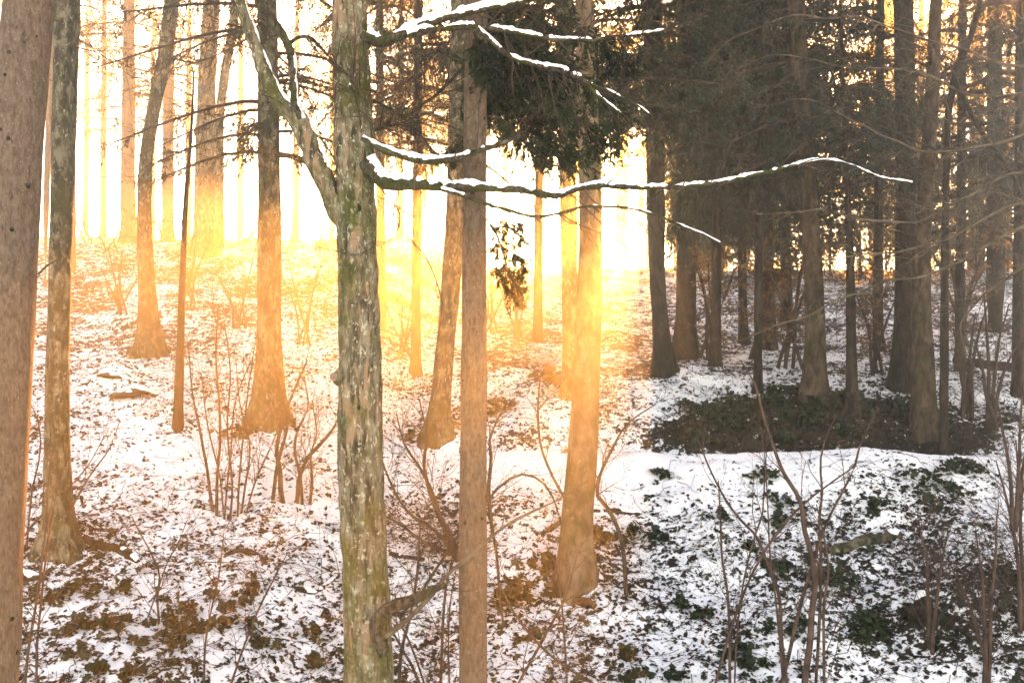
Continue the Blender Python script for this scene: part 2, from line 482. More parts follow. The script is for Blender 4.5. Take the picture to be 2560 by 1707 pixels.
def add_top(path_px, d, h_top, r_top):
    """continue a trunk above the picture to height h_top over the camera"""
    (x1, y1, w1), (x0, y0, w0) = path_px[-1][:3], path_px[-2][:3]
    ytop = CY - h_top / d * FPX
    if ytop < y1 - 50:
        lean = np.clip((x1 - x0) / (y1 - y0), -0.06, 0.06)
        path_px = path_px + [(x1 + lean * (ytop - y1) * 0.5, (ytop + y1) / 2, (w1 + r_top * 2 * FPX / d) / 2 * 1.05), (x1 + lean * (ytop - y1), ytop, r_top * 2 * FPX / d)]
    return path_px

def trunk_part(root, path, mat, sides, amp, seed, freq=9.0, zs=0.3, name='trunk'):
    L = np.array(root.location)
    q = path.copy(); q[:, :3] -= L
    parts = [(V, F, 0) for V, F in log_tube(q, sides, amp, seed, freq, zs, root=0.2)]
    return obj(name, mesh_np(name, parts, [mat]), root)

def flare(path, amount=0.35, height=0.7):
    z0 = path[0, 2] + 0.5
    f = np.exp(-np.maximum(path[:, 2] - z0, 0) / (height * 0.4))
    path[:, 3] *= 1 + amount * f
    return path

# shared spruce crowns ------------------------------------------------
def crown_mesh(name, seed, H, R, nb, nt, m, mat, blade=(0.05, 0.095), wid=(0.014, 0.024), droop=0.5, bare=0.12):
    rng = np.random.default_rng(seed)
    t = (np.arange(nb) + rng.uniform(0, 1, nb)) / nb
    tiers = max(6, int(H / 0.42))
    z = (np.floor(t * tiers) + 0.5) / tiers * H + rng.normal(0, 0.05, nb)
    L = (R * (1 - t) ** 0.5 * rng.uniform(0.65, 1.1, nb) + 0.35) * np.clip(0.75 + t * 5, 0, 1)
    az = rng.uniform(0, 2 * np.pi, nb)
    K = 7
    s = np.linspace(0, 1, K)[None, :]
    r = L[:, None] * s
    zz = z[:, None] + L[:, None] * (0.10 * s - droop * (0.9 - 0.5 * t)[:, None] * s ** 2 + 0.20 * s ** 3)
    azj = az[:, None] + rng.normal(size=(nb, 1)) * 0.25 * s ** 2
    P = np.stack([r * np.cos(azj), r * np.sin(azj), zz], -1)
    Rb = (0.012 + 0.010 * L)[:, None] * (1 - 0.8 * s)
    parts = []
    V, F = tubes(P, Rb, 4); parts.append((V, F, 1))
    Q, RQ = grow(P, Rb, nt, (0.35, 0.85), (35, 75), up=-0.28, wig=0.13, K=4, rr=0.4, rmax=0.006, tmin=bare, rng=rng, fall=0.35)
    V, F = tubes(Q, np.maximum(RQ, 0.0022), 3); parts.append((V, F, 1))
    V, F = needles(Q, m, blade, wid, 0.2, 0.7, rng); parts.append((V, F, 0))
    V, F = needles(P, int(m * 2.5), blade, wid, 0.3, 0.9, rng, t0=0.3); parts.append((V, F, 0))
    return mesh_np(name, parts, [mat, M_TWIG], smooth=False)

CROWNS = {
    'a': crown_mesh('spruce_crown', 1, 9.0, 2.5, 100, 34, 17, M_NEEDLE, blade=(0.06, 0.12), wid=(0.016, 0.028)),
    'b': crown_mesh('spruce_crown', 2, 8.5, 2.3, 100, 34, 17, M_NEEDLE_BL, blade=(0.06, 0.12), wid=(0.016, 0.028), droop=0.7),
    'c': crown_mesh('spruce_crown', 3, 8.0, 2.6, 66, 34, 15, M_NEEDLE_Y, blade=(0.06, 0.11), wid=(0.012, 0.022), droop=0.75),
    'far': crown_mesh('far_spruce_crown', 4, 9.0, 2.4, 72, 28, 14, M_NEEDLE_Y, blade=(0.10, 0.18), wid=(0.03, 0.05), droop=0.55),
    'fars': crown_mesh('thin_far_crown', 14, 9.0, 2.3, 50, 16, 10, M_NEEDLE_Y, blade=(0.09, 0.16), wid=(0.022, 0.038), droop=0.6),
    'd': crown_mesh('sparse_spruce_crown', 9, 9.0, 2.4, 62, 22, 12, M_NEEDLE_BL, blade=(0.06, 0.12), wid=(0.014, 0.024), droop=0.65),
    'young': crown_mesh('young_spruce_crown', 6, 3.4, 1.25, 40, 26, 14, M_NEEDLE_BL, droop=0.75),
}
def crown_part(root, key, pos, scale=1.0, rz=0.0, sz=None):
    o = obj('crown', CROWNS[key], root)
    o.location = tuple(np.array(pos) - np.array(root.location))
    o.scale = (scale, scale, sz or scale); o.rotation_euler = (0, 0, rz)
    return o

def dead_twigs(root, path, zlo, zhi, n, length, mat, seed, r=0.007, n2=5, up=-0.10, name='twigs'):
    """thin bare side branches on a trunk between two heights"""
    rng = np.random.default_rng(seed)
    sel = path[(path[:, 2] >= zlo) & (path[:, 2] <= zhi)]
    if len(sel) < 2: return None
    P = sel[None, :, :3] - np.array(root.location); R = sel[None, :, 3]
    A, RA = grow(P, R, n, length, (60, 100), up=up, wig=0.10, K=6, rr=9, rmax=r, tmin=0, rng=rng, fall=0.1)
    B, RB = grow(A, RA, n2, (length[0] * 0.35, length[1] * 0.45), (25, 60), up=up * 0.5, wig=0.16, K=4, rr=0.6, tmin=0.25, rng=rng)
    C, RC = grow(B, RB, 2, (length[0] * 0.15, length[1] * 0.2), (25, 60), up=0, wig=0.2, K=3, rr=0.7, tmin=0.3, rng=rng)
    parts = [(*tubes(A, RA, 4), 0), (*tubes(B, np.maximum(RB, 0.0022), 3), 0), (*tubes(C, np.maximum(RC, 0.0018), 3), 0)]
    return obj(name, mesh_np(name, parts, [mat]), root)

def tree(name, label, pts, d, mat, top=12.0, rtop=0.05, crown=None, crown_y=None, cs=1.0, sides=20, amp=0.008, step=0.08, twigs=None, group=None, cat='tree', fl=0.3, seed=0, crz=0.0, csz=None):
    """pts from the base up. crown_y: photo row of the lowest green branches"""
    if d is None: d = base_at(pts[0][0], pts[0][1])
    tall = bool(crown) and d < 30 and top >= 14
    full = add_top(list(pts), d, top + (5.5 if tall else 0), rtop)
    Lz = (pts[0][1] - full[-1][1]) / FPX * d
    n = max(12, int(Lz / step))
    path = px_path(full, d, n, True)
    path = flare(path, fl)
    bx, by = path[0, 0], path[0, 1]
    root = thing(name, label, cat, (float(bx), float(by), float(ground_h(bx, by))), group)
    trunk_part(root, path, mat, sides, amp, seed)
    if crown:
        z = CAMZ - (crown_y - CY) / FPX * d
        k = np.argmin(abs(path[:, 2] - z))
        sz = csz or max(0.6, (path[-1, 2] - z) / {'a': 9.0, 'b': 8.5, 'c': 8.0, 'far': 9.0, 'fars': 9.0, 'd': 9.0, 'young': 3.4}[crown] * 1.03)
        if tall: sz = csz or max(0.6, (top + CAMZ - z) / {'a': 9.0, 'b': 8.5, 'c': 8.0, 'far': 9.0, 'fars': 9.0, 'd': 9.0, 'young': 3.4}[crown] * 1.03)
        crown_part(root, crown, (path[k, 0], path[k, 1], z), cs, crz, sz)
        if tall:
            z2 = z + sz * 4.6; k = np.argmin(abs(path[:, 2] - z2))
            crown_part(root, crown, (path[k, 0], path[k, 1], z2), cs * 1.05, crz + 2.4, (path[-1, 2] - z2) / 8.8)  # second crown above the frame, added to shade the haze from the sky
    if twigs:
        ylo, yhi, nn, ln, tm = twigs[:5]
        dead_twigs(root, path, CAMZ - (ylo - CY) / FPX * d, CAMZ - (yhi - CY) / FPX * d, nn, ln, tm, seed + 50, *(twigs[5:]))
    root['_d'] = d
    return root, path

exec_order = []
# ---- main lichen tree -------------------------------------------------
MD = 9.0
main_pts = [(926, 1760, 132), (922, 1700, 124), (916, 1500, 116), (907, 1300, 114), (900, 1100, 113), (899, 1000, 111), (900, 930, 108), (898, 850, 103), (895, 700, 98), (892, 560, 97), (886, 420, 94), (879, 220, 92), (874, 0, 82), (868, -260, 66), (862, -600, 50)]
mpath = px_path(main_pts, MD, 420, True)
main = thing('maple_tree', 'lichen-covered leafless tree with a low left fork and snow-topped side branches', 'tree', (float(mpath[0, 0]), float(mpath[0, 1]), float(ground_h(mpath[0, 0], mpath[0, 1]))))
trunk_part(main, mpath, M_MAIN, 72, 0.011, 3, 20.0, 0.3)

def snow_on(P, R, seed, cover=0.8, thick=1.0, rmin=0.004, wide=0.95):
    """lumpy snow lying on top of a limb"""
    N = len(P); tan = norm(np.gradient(P, axis=0))
    up0 = np.array([0, 0, 1.0])
    side = norm(np.cross(tan, up0)); up = np.cross(side, tan)
    steep = np.clip(1.25 - np.abs(tan[:, 2]) * 1.1, 0.15, 1)
    s = np.concatenate([[0], np.cumsum(np.linalg.norm(np.diff(P, axis=0), axis=1))])
    fq = float(np.clip(0.022 / max(R.mean(), 1e-3), 0.2, 1.0))
    n1 = vnoise(s * 7 * fq, s * 0, None, seed); n2 = vnoise(s * 26 * fq, s * 0, None, seed + 3)
    keep = sstep(-0.25, 0.25, n1 + 0.35 * n2 + (cover - 0.5) * 2.4)
    r = np.maximum(R, rmin)
    n3 = vnoise(s * 70 * fq, s * 0, None, seed + 9)
    hgt = (r * 0.75 + 0.005) * thick * keep * steep * (0.85 + 0.42 * n2 + 0.35 * n1 + 0.2 * n3)
    wid = (r * wide * 0.92 + 0.001) * (0.25 + 0.75 * keep) * (0.92 + 0.2 * n2 + 0.12 * n3)
    M = 8
    th = np.linspace(-0.15, np.pi + 0.15, M)
    off = r * 0.35
    c = P + up * off[:, None]
    ring = c[:, None, :] + side[:, None, :] * (np.cos(th)[None, :, None] * wid[:, None, None]) + up[:, None, :] * (np.sin(th)[None, :, None] * (hgt + r * 0.62 * keep + 0.0 * r)[:, None, None])
    V = ring.reshape(-1, 3)
    k, m_ = np.meshgrid(np.arange(N - 1), np.arange(M), indexing='ij')
    m2 = (m_ + 1) % M
    F = np.stack([k * M + m_, k * M + m2, (k + 1) * M + m2, (k + 1) * M + m_], -1).reshape(-1, 4)
    return V, F

def limb(root, pts, d, mat=None, sides=12, amp=0.003, seed=0, step=0.012, snow=None, name='branch', side_twigs=None, tw_mat=None, jit=0.006):
    """a limb with its own snow (sub-part) and fine side twigs"""
    A = px_path(pts, d, 2); 
    Ls = sum(np.linalg.norm(P3(a[0], a[1], a[3] if len(a) > 3 else d) - P3(b[0], b[1], b[3] if len(b) > 3 else d)) for a, b in zip(pts[:-1], pts[1:]))
    n = max(8, int(Ls / step))
    path = px_path(pts, d, n)
    rs = np.random.default_rng(seed + 900)
    s = np.linspace(0, Ls, n)
    path[:, 2] += jit * vnoise(s * (6 if jit < 0.02 else 2.5), s * 0, None, seed) ; path[:, 3] *= 1 + 0.12 * vnoise(s * 14, s * 0, None, seed + 1)
    q = path.copy(); q[:, :3] -= np.array(root.location)
    parts = [(V, F, 0) for V, F in log_tube(q, sides, amp, seed, 30.0, 0.8)]
    if side_twigs:
        nn, ln, up = side_twigs[:3]
        lo = side_twigs[3] if len(side_twigs) > 3 else 0.1
        A, RA = grow(q[None, :, :3], q[None, :, 3], nn, ln, (30, 75), up=up, wig=0.16, K=6, rr=0.5, rmax=0.006, tmin=lo, rng=rs, fall=0.3)
        B, RB = grow(A, RA, 4, (ln[0] * 0.3, ln[1] * 0.5), (25, 60), up=up * 0.5, wig=0.2, K=4, rr=0.6, tmin=0.2, rng=rs)
        C, RC = grow(B, RB, 2, (ln[0] * 0.15, ln[1] * 0.25), (25, 60), up=0, wig=0.2, K=3, rr=0.7, tmin=0.2, rng=rs)
        parts += [(*tubes(A, np.maximum(RA, 0.0018), 4), 1), (*tubes(B, np.maximum(RB, 0.0015), 3), 1), (*tubes(C, np.maximum(RC, 0.0012), 3), 1)]
    o = obj(name, mesh_np(name, parts, [mat or M_LIMB, tw_mat or M_TWIG]), root)
    if snow:
        V, F = snow_on(q[:, :3], q[:, 3], seed + 7, *snow)
        obj('snow', mesh_np('snow', [(V, F, 0)], [M_SNOW]), o)
    return o, path

limb(main, [(880, 590, 60), (845, 525, 56), (820, 470, 52), (790, 410, 50), (762, 335, 50), (742, 296, 50), (705, 262, 42), (668, 195, 36), (640, 120, 32), (618, 60, 30), (596, -10, 28), (560, -120, 24)], MD, M_MAIN, 20, 0.005, 31, snow=(0.62, 0.8, 0.004, 0.7), side_twigs=(6, (0.4, 0.9), 0.0, 0.4), step=0.015)
limb(main, [(752, 300, 24), (738, 262, 21), (733, 205, 20), (722, 118, 20), (698, 76, 22), (664, 28, 24), (640, -14, 24), (610, -90, 20)], MD - 0.05, M_LIMB, 14, 0.004, 33, snow=(0.62, 0.9, 0.004, 0.75), side_twigs=(4, (0.3, 0.6), 0.0, 0.3))
limb(main, [(722, 112, 12), (745, 94, 10), (768, 92, 9), (800, 118, 8), (828, 150, 6), (860, 190, 5, 8.9), (890, 250, 4, 8.8), (905, 330, 3, 8.8)], MD - 0.05, M_LIMB, 8, 0.002, 35, snow=(0.30, 0.7), side_twigs=(14, (0.25, 0.6), -0.05))
limb(main, [(915, 92, 34), (945, 104, 30), (975, 98, 27), (1010, 88, 24), (1050, 66, 20), (1110, 46, 17), (1200, 26, 14), (1300, 6, 11), (1400, -22, 8)], MD - 0.1, None, 14, 0.004, 37, snow=(0.80, 1.4), side_twigs=(16, (0.3, 0.8), -0.05, 0.3))
limb(main, [(1020, 90, 18), (1060, 78, 17), (1110, 72, 16), (1200, 68, 14), (1290, 84, 11), (1380, 97, 9), (1470, 100, 8), (1560, 90, 7), (1640, 78, 5), (1730, 62, 3)], MD - 0.15, None, 10, 0.003, 39, snow=(0.7, 1.1, 0.004), side_twigs=(28, (0.3, 0.9), 0.0, 0.25))
limb(main, [(1192, 72, 13), (1215, 92, 12), (1252, 124, 11), (1300, 152, 11), (1350, 166, 12), (1400, 176, 13), (1440, 192, 14), (1470, 208, 13), (1492, 236, 10), (1520, 258, 7), (1555, 285, 4)], MD - 0.18, M_LIMB, 10, 0.004, 41, snow=(0.62, 1.0, 0.004), side_twigs=(18, (0.25, 0.7), -0.06, 0.2))
limb(main, [(1478, 212, 7), (1520, 226, 6), (1560, 248, 5), (1600, 268, 4), (1640, 300, 3)], MD - 0.2, M_LIMB, 6, 0.001, 43, snow=(0.6, 0.9), side_twigs=(8, (0.2, 0.5), 0.0))
limb(main, [(905, 345, 12), (925, 356, 14), (960, 374, 17), (1010, 392, 18), (1060, 401, 18), (1120, 398, 17), (1180, 384, 15), (1240, 364, 13), (1285, 346, 12), (1312, 336, 10)], MD - 0.25, None, 12, 0.003, 45, snow=(0.7, 0.8), side_twigs=(10, (0.25, 0.6), 0.0))
limb(main, [(915, 400, 44), (942, 440, 40), (965, 456, 36), (1010, 460, 32), (1100, 464, 25), (1200, 468, 21), (1300, 476, 18), (1390, 488, 16), (1440, 474, 14), (1500, 466, 14), (1600, 468, 12), (1700, 466, 11), (1800, 456, 10), (1900, 436, 9), (2000, 412, 8), (2060, 402, 7), (2130, 414, 5), (2200, 442, 4), (2280, 458, 2.5)], MD - 0.15, None, 14, 0.003, 47, snow=(0.74, 1.0), side_twigs=(26, (0.3, 0.9), -0.02, 0.3))
limb(main, [(1060, 466, 11), (1110, 476, 10), (1180, 498, 10), (1260, 522, 9), (1350, 541, 9), (1392, 534, 8), (1450, 520, 7), (1540, 516, 7), (1600, 526, 6), (1700, 562, 5), (1800, 606, 3)], MD - 0.2, None, 8, 0.002, 49, snow=(0.35, 0.7), side_twigs=(20, (0.25, 0.7), 0.0, 0.2))
# hanging fine twigs under the long branch and across the trunk
limb(main, [(1000, 470, 4), (985, 540, 3.5), (1010, 580, 3.5), (1062, 640, 4), (1090, 700, 4), (1108, 765, 3)], MD - 0.3, M_LIMB, 6, 0.0005, 51, side_twigs=(5, (0.1, 0.3), -0.1))
limb(main, [(950, 470, 5), (1000, 540, 4), (985, 590, 3), (930, 620, 3), (880, 640, 3), (830, 625, 2)], MD - 0.3, M_LIMB, 6, 0.0005, 53, side_twigs=(9, (0.2, 0.5), -0.1))
limb(main, [(935, 345, 9), (918, 280, 8), (890, 220, 7), (860, 180, 6), (820, 150, 5), (780, 140, 3)], MD - 0.3, M_LIMB, 8, 0.001, 55, side_twigs=(20, (0.3, 0.8), 0.0))
limb(main, [(930, 330, 8), (990, 310, 7), (1040, 275, 7), (1100, 230, 7), (1155, 170, 6), (1200, 120, 4)], MD + 0.3, M_LIMB, 8, 0.001, 57, side_twigs=(44, (0.35, 1.0), -0.02, 0.05))
limb(main, [(930, 250, 8), (1000, 290, 7), (1060, 350, 6), (1090, 400, 4)], MD + 0.4, M_LIMB, 8, 0.001, 58, side_twigs=(30, (0.3, 0.9), -0.02, 0.05))
# broken stub low on the trunk
limb(main, [(962, 1640, 26), (950, 1585, 34), (958, 1532, 36), (985, 1512, 34), (1030, 1500, 28), (1075, 1476, 20), (1108, 1462, 14), (1118, 1457, 9)], MD - 0.3, M_LIMB, 18, 0.007, 59, snow=(0.32, 0.7, 0.004, 0.6), step=0.01)
limb(main, [(965, 1590, 14), (1020, 1545, 12), (1075, 1490, 11), (1120, 1435, 10), (1180, 1385, 9), (1250, 1325, 8), (1330, 1278, 6), (1390, 1250, 4), (1470, 1200, 3)], MD - 0.55, M_TWIGPALE, 8, 0.001, 61, side_twigs=(10, (0.25, 0.6), 0.05), tw_mat=M_TWIGPALE)
# pruning scar on the left flank
_b = P3(838, 944, MD - 0.06) - np.array(main.location)
th = np.arange(20) / 20 * 2 * np.pi
bpath = np.array([[_b[0] + 0.10, _b[1] + 0.02, _b[2], 0.085], [_b[0] + 0.05, _b[1], _b[2], 0.078], [_b[0] + 0.01, _b[1] - 0.012, _b[2], 0.066], [_b[0] - 0.010, _b[1] - 0.018, _b[2], 0.045]])
obj('burl', mesh_np('burl', [(V, F, 0) for V, F in log_tube(smooth_path(bpath, 10), 20, 0.004, 5, 20, 1)], [M_MAIN]), main)
bp2 = np.array([[_b[0] + 0.0, _b[1] - 0.045, _b[2] + 0.01, 0.034], [_b[0] - 0.004, _b[1] - 0.062, _b[2] + 0.01, 0.030], [_b[0] - 0.006, _b[1] - 0.066, _b[2] + 0.01, 0.014]])
obj('scar', mesh_np('scar', [(V, F, 0) for V, F in log_tube(smooth_path(bp2, 5), 14, 0.002, 5, 20, 1)], [M_CUTWOOD]), main)

# ---- slim spruce right of it -------------------------------------------
s_root, s_path = tree('spruce_tree', 'slim straight spruce with pinkish brown bark beside the lichen-covered forked tree', [(1183, 1760, 75), (1183, 1700, 73), (1182, 1300, 71), (1184, 1000, 67), (1186, 640, 60), (1189, 200, 56), (1192, 0, 54)], MD + 0.25, M_SPRUCE, top=9, sides=40, amp=0.0022, step=0.03, seed=101, fl=0.05, crown='a', crown_y=-120, cs=0.75, crz=1.0)

def knots(root, path, n, seed, zlo, zhi, mat=M_DARK, size=(0.6, 1.1)):
    """small dead-branch knots on a trunk"""
    rng = np.random.default_rng(seed)
    L = np.array(root.location)
    for i in range(n):
        z = rng.uniform(zlo, zhi); k = np.argmin(abs(path[:, 2] - z)); r = path[k, 3]
        a = rng.uniform(-math.pi, 0)
        dr = np.array([math.cos(a), math.sin(a), 0.1])
        c = path[k, :3] - L + dr * r
        h = 0.03 * r + 0.002; rr = 0.013 * rng.uniform(*size)
        pt = np.array([[*(-dr * r * 0.07), rr * 1.5], [0, 0, 0, rr * 1.3], [*(dr * h), rr * 0.7], [*(dr * h * 1.6), rr * 0.3]])
        obj('knot', mesh_np('knot', [(V, F, 0) for V, F in log_tube(pt, 9, 0.004, i, 30, 1)], [mat]), root, tuple(c))
knots(s_root, s_path, 20, 5, CAMZ - 2.9, CAMZ + 3)

def foliage_branch(root, pts, d, seed, nt=26, m=16, mat=M_NEEDLE, tl=(0.15, 0.4), blade=(0.03, 0.055), wid=(0.006, 0.010), up=-0.35, w=8):
    """a hanging needled branch"""
    rng = np.random.default_rng(seed)
    path = px_path(pts, d, 14); q = path.copy(); q[:, :3] -= np.array(root.location)
    P = q[None, :, :3]; R = q[None, :, 3]
    A, RA = grow(P, R, nt, tl, (25, 65), up=up, wig=0.12, K=5, rr=0.6, rmax=0.004, tmin=0.1, rng=rng, fall=0.3)
    B, RB = grow(A, RA, 3, (tl[0] * 0.5, tl[1] * 0.5), (30, 55), up=up * 0.5, wig=0.1, K=4, rr=0.7, tmin=0.15, rng=rng)
    parts = [(*tubes(P, R, 6), 1), (*tubes(A, np.maximum(RA, 0.0018), 3), 1), (*tubes(B, np.maximum(RB, 0.0015), 3), 1)]
    parts += [(*needles(A, m, blade, wid, 0.1, 0.6, rng), 0), (*needles(B, m, blade, wid, 0.1, 0.6, rng), 0)]
    return obj('branch', mesh_np('branch', parts, [mat, M_TWIG], smooth=False), root)
foliage_branch(s_root, [(1205, 530, 6), (1240, 585, 5), (1262, 645, 4), (1274, 700, 3.5), (1284, 755, 2.5)], MD + 0.3, 71, 20, 20, tl=(0.08, 0.22), up=-0.15)
foliage_branch(s_root, [(1232, 570, 4), (1262, 568, 3.5), (1288, 580, 3), (1305, 600, 2.5)], MD + 0.3, 72, 14, 20, tl=(0.06, 0.14), up=-0.2)
foliage_branch(s_root, [(1255, 630, 4), (1280, 632, 3.5), (1300, 645, 3), (1318, 668, 2.5)], MD + 0.25, 77, 14, 20, tl=(0.06, 0.14), up=-0.2)
foliage_branch(s_root, [(1215, 640, 4), (1235, 655, 3.5), (1250, 690, 3), (1262, 730, 2.5)], MD + 0.25, 78, 14, 20, tl=(0.06, 0.14), up=-0.2)
foliage_branch(s_root, [(1268, 690, 4), (1285, 700, 3.5), (1300, 720, 3), (1310, 745, 2.5)], MD + 0.25, 79, 14, 20, tl=(0.06, 0.16), up=-0.2)
foliage_branch(s_root, [(1185, 80, 9), (1190, 100, 8), (1200, 130, 6), (1205, 165, 4)], MD + 0.0, 73, 44, 22, tl=(0.12, 0.32))
foliage_branch(s_root, [(1190, 300, 7), (1235, 290, 6), (1290, 330, 5), (1340, 390, 4)], MD + 0.3, 74, 30, 18)
foliage_branch(s_root, [(1180, 330, 7), (1165, 340, 6), (1140, 350, 5), (1120, 380, 4)], MD + 0.3, 75, 14, 16, tl=(0.1, 0.25))
foliage_branch(s_root, [(1190, 200, 8), (1260, 190, 7), (1330, 220, 5), (1400, 280, 4)], MD + 0.6, 76, 40, 18)

for k, (pts, dd) in enumerate([
        ([(1195, 140, 9), (1290, 185, 8), (1390, 255, 6), (1475, 330, 4), (1510, 375, 3)], MD + 0.9),
        ([(1195, 235, 9), (1280, 275, 8), (1350, 335, 6), (1400, 395, 4)], MD + 1.1),
        ([(1192, 100, 9), (1320, 130, 8), (1450, 190, 6), (1540, 270, 4), (1570, 320, 3)], MD + 1.4),
        ([(1192, 20, 9), (1330, 30, 8), (1460, 80, 6), (1560, 150, 4)], MD + 1.2),
        ([(1195, 180, 9), (1300, 250, 8), (1400, 330, 6), (1450, 400, 4)], MD + 1.7),
        ([(1195, 60, 9), (1270, 80, 8), (1340, 130, 6), (1390, 190, 4)], MD + 0.6)]):
    foliage_branch(s_root, [p + ((MD + 0.25) if i == 0 else dd,) for i, p in enumerate(pts)], dd, 171 + k, 64, 24, tl=(0.2, 0.5), blade=(0.035, 0.065), wid=(0.008, 0.014), up=-0.3)
# ---- other trunks of the near wood ----------------------------------------
r0, p0 = tree('spruce_tree', 'thick spruce trunk with knotted pinkish brown bark leaning slightly, beside the moss-flecked trunk', [(-36, 1760, 142), (-30, 1700, 140), (-5, 1100, 138), (22, 640, 136), (45, 320, 128), (72, 0, 118)], 8.6, M_SPRUCE, top=9, sides=48, amp=0.003, step=0.03, seed=111, fl=0.05, crown='a', crown_y=-260, cs=0.8)
knots(r0, p0, 24, 6, CAMZ - 2.5, CAMZ + 2.8, size=(0.7, 1.5))
limb(r0, [(95, 688, 6), (120, 662, 5), (141, 649, 4)], 8.5, M_LIMB, 6, 0.0005, 63)
limb(r0, [(92, 690, 4), (105, 686, 3), (110, 684, 3)], 8.5, M_LIMB, 6, 0.0005, 64)
r2, p2 = tree('beech_tree', 'moss-flecked straight trunk with flared root foot beside a snow-free root', [(150, 1362, 84), (150, 1330, 76), (145, 1200, 63), (143, 1000, 58), (147, 800, 55), (151, 640, 55), (160, 320, 58), (168, 0, 62)], None, M_MOSSY, top=9, rtop=0.06, sides=36, amp=0.006, step=0.04, seed=121, fl=0.35, twigs=(300, -600, 22, (0.8, 2.0), M_TWIG))
r12, p12 = tree('beech_tree', 'smooth tan trunk lit by a shaft of light, its foot standing below the path', [(1438, 1445, 84), (1441, 1350, 78), (1455, 1150, 74), (1470, 850, 66), (1476, 560, 58), (1470, 300, 54), (1462, 50, 48), (1458, -200, 42)], None, M_BEECH, top=9, rtop=0.06, sides=36, amp=0.003, step=0.04, seed=131, fl=0.30, twigs=(150, -500, 26, (0.8, 2.2), M_TWIG))
r8, p8 = tree('spruce_tree', 'stout spruce behind the multi-stemmed shrub with drooping olive boughs from mid trunk up', [(677, 1045, 84), (675, 980, 74), (674, 900, 64), (674, 640, 58), (671, 250, 52), (668, 0, 48)], None, M_MOSSY, top=10, sides=28, amp=0.006, step=0.06, seed=141, fl=0.35, crown='c', crown_y=420, cs=0.95, crz=0.6)
r5, p5 = tree('beech_tree', 'bent leafless trunk curving to the right high up, standing on the upper slope', [(372, 880, 58), (370, 800, 47), (362, 600, 38), (365, 400, 34), (385, 270, 33), (410, 150, 36), (430, 0, 38), (450, -160, 34)], None, M_MOSSY, top=10, sides=22, amp=0.006, step=0.06, seed=151, fl=0.4, twigs=(620, -300, 34, (0.8, 2.4), M_TWIG))
rsap, psap = tree('sapling', 'thin dark leafless sapling standing alone on the upper slope', [(445, 1064, 24), (450, 900, 20), (458, 650, 16), (466, 480, 11), (480, 300, 7), (484, 180, 4)], None, M_DARK, top=4.0, rtop=0.01, sides=10, amp=0.003, step=0.05, seed=161, fl=0.25, twigs=(950, 200, 30, (0.5, 1.7), M_TWIGRED, 0.006, 6, 0.03))
r10, p10 = tree('beech_tree', 'curved trunk with a dark ivy-wrapped foot just above the path', [(1094, 1085, 56), (1101, 1000, 47), (1111, 880, 47), (1128, 700, 49), (1138, 520, 47), (1142, 300, 43), (1146, 0, 38)], None, M_MOSSY, top=10, sides=24, amp=0.005, step=0.06, seed=171, fl=0.35, twigs=(250, -300, 16, (0.8, 2.0), M_TWIG))
r11, p11 = tree('spruce_tree', 'slender lichen-flecked spruce standing close behind the smooth tan trunk', [(1430, 960, 46), (1428, 850, 42), (1424, 700, 41), (1418, 400, 44), (1412, 100, 42)], 20.0, M_MOSSY, top=14, sides=20, amp=0.005, step=0.07, seed=181, crown='a', crown_y=310, cs=1.2, crz=2.0)
r9, p9 = tree('spruce_tree', 'narrow far trunk just behind the lichen-covered forked tree', [(957, 960, 22), (955, 800, 22), (952, 560, 22), (950, 200, 20)], 24.0, M_SPRUCE, top=15, sides=14, amp=0.004, step=0.1, seed=191, crown='c', crown_y=390, cs=0.72, crz=1.4)
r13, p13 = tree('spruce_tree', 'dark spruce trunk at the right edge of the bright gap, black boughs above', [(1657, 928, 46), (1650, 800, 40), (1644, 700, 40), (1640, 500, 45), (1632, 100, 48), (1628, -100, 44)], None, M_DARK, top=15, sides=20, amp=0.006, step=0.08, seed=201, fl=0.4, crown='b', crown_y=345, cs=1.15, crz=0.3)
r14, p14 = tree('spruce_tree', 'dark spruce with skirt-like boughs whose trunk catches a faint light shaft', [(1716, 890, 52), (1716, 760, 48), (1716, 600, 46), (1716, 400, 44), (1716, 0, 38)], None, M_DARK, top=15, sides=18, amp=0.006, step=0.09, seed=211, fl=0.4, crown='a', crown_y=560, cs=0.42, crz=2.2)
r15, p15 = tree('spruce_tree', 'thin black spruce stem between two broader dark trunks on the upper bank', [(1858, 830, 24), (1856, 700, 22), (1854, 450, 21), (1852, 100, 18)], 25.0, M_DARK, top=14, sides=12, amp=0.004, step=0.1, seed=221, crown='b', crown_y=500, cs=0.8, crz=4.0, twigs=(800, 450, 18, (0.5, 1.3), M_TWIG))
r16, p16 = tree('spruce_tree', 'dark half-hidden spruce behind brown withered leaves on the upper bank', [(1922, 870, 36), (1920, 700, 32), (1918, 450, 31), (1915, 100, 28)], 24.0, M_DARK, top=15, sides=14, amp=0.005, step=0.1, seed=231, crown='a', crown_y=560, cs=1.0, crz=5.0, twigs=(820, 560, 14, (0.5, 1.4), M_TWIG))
r17, p17 = tree('spruce_tree', 'brown flared spruce trunk standing in the ivy above the path', [(2036, 992, 58), (2038, 900, 52), (2038, 800, 49), (2024, 540, 44), (2005, 300, 43), (1990, 0, 42)], None, M_BROWN, top=15, sides=22, amp=0.006, step=0.07, seed=241, fl=0.35, crown='d', crown_y=420, cs=1.0, crz=1.1, twigs=(800, 350, 20, (0.6, 1.6), M_TWIG))
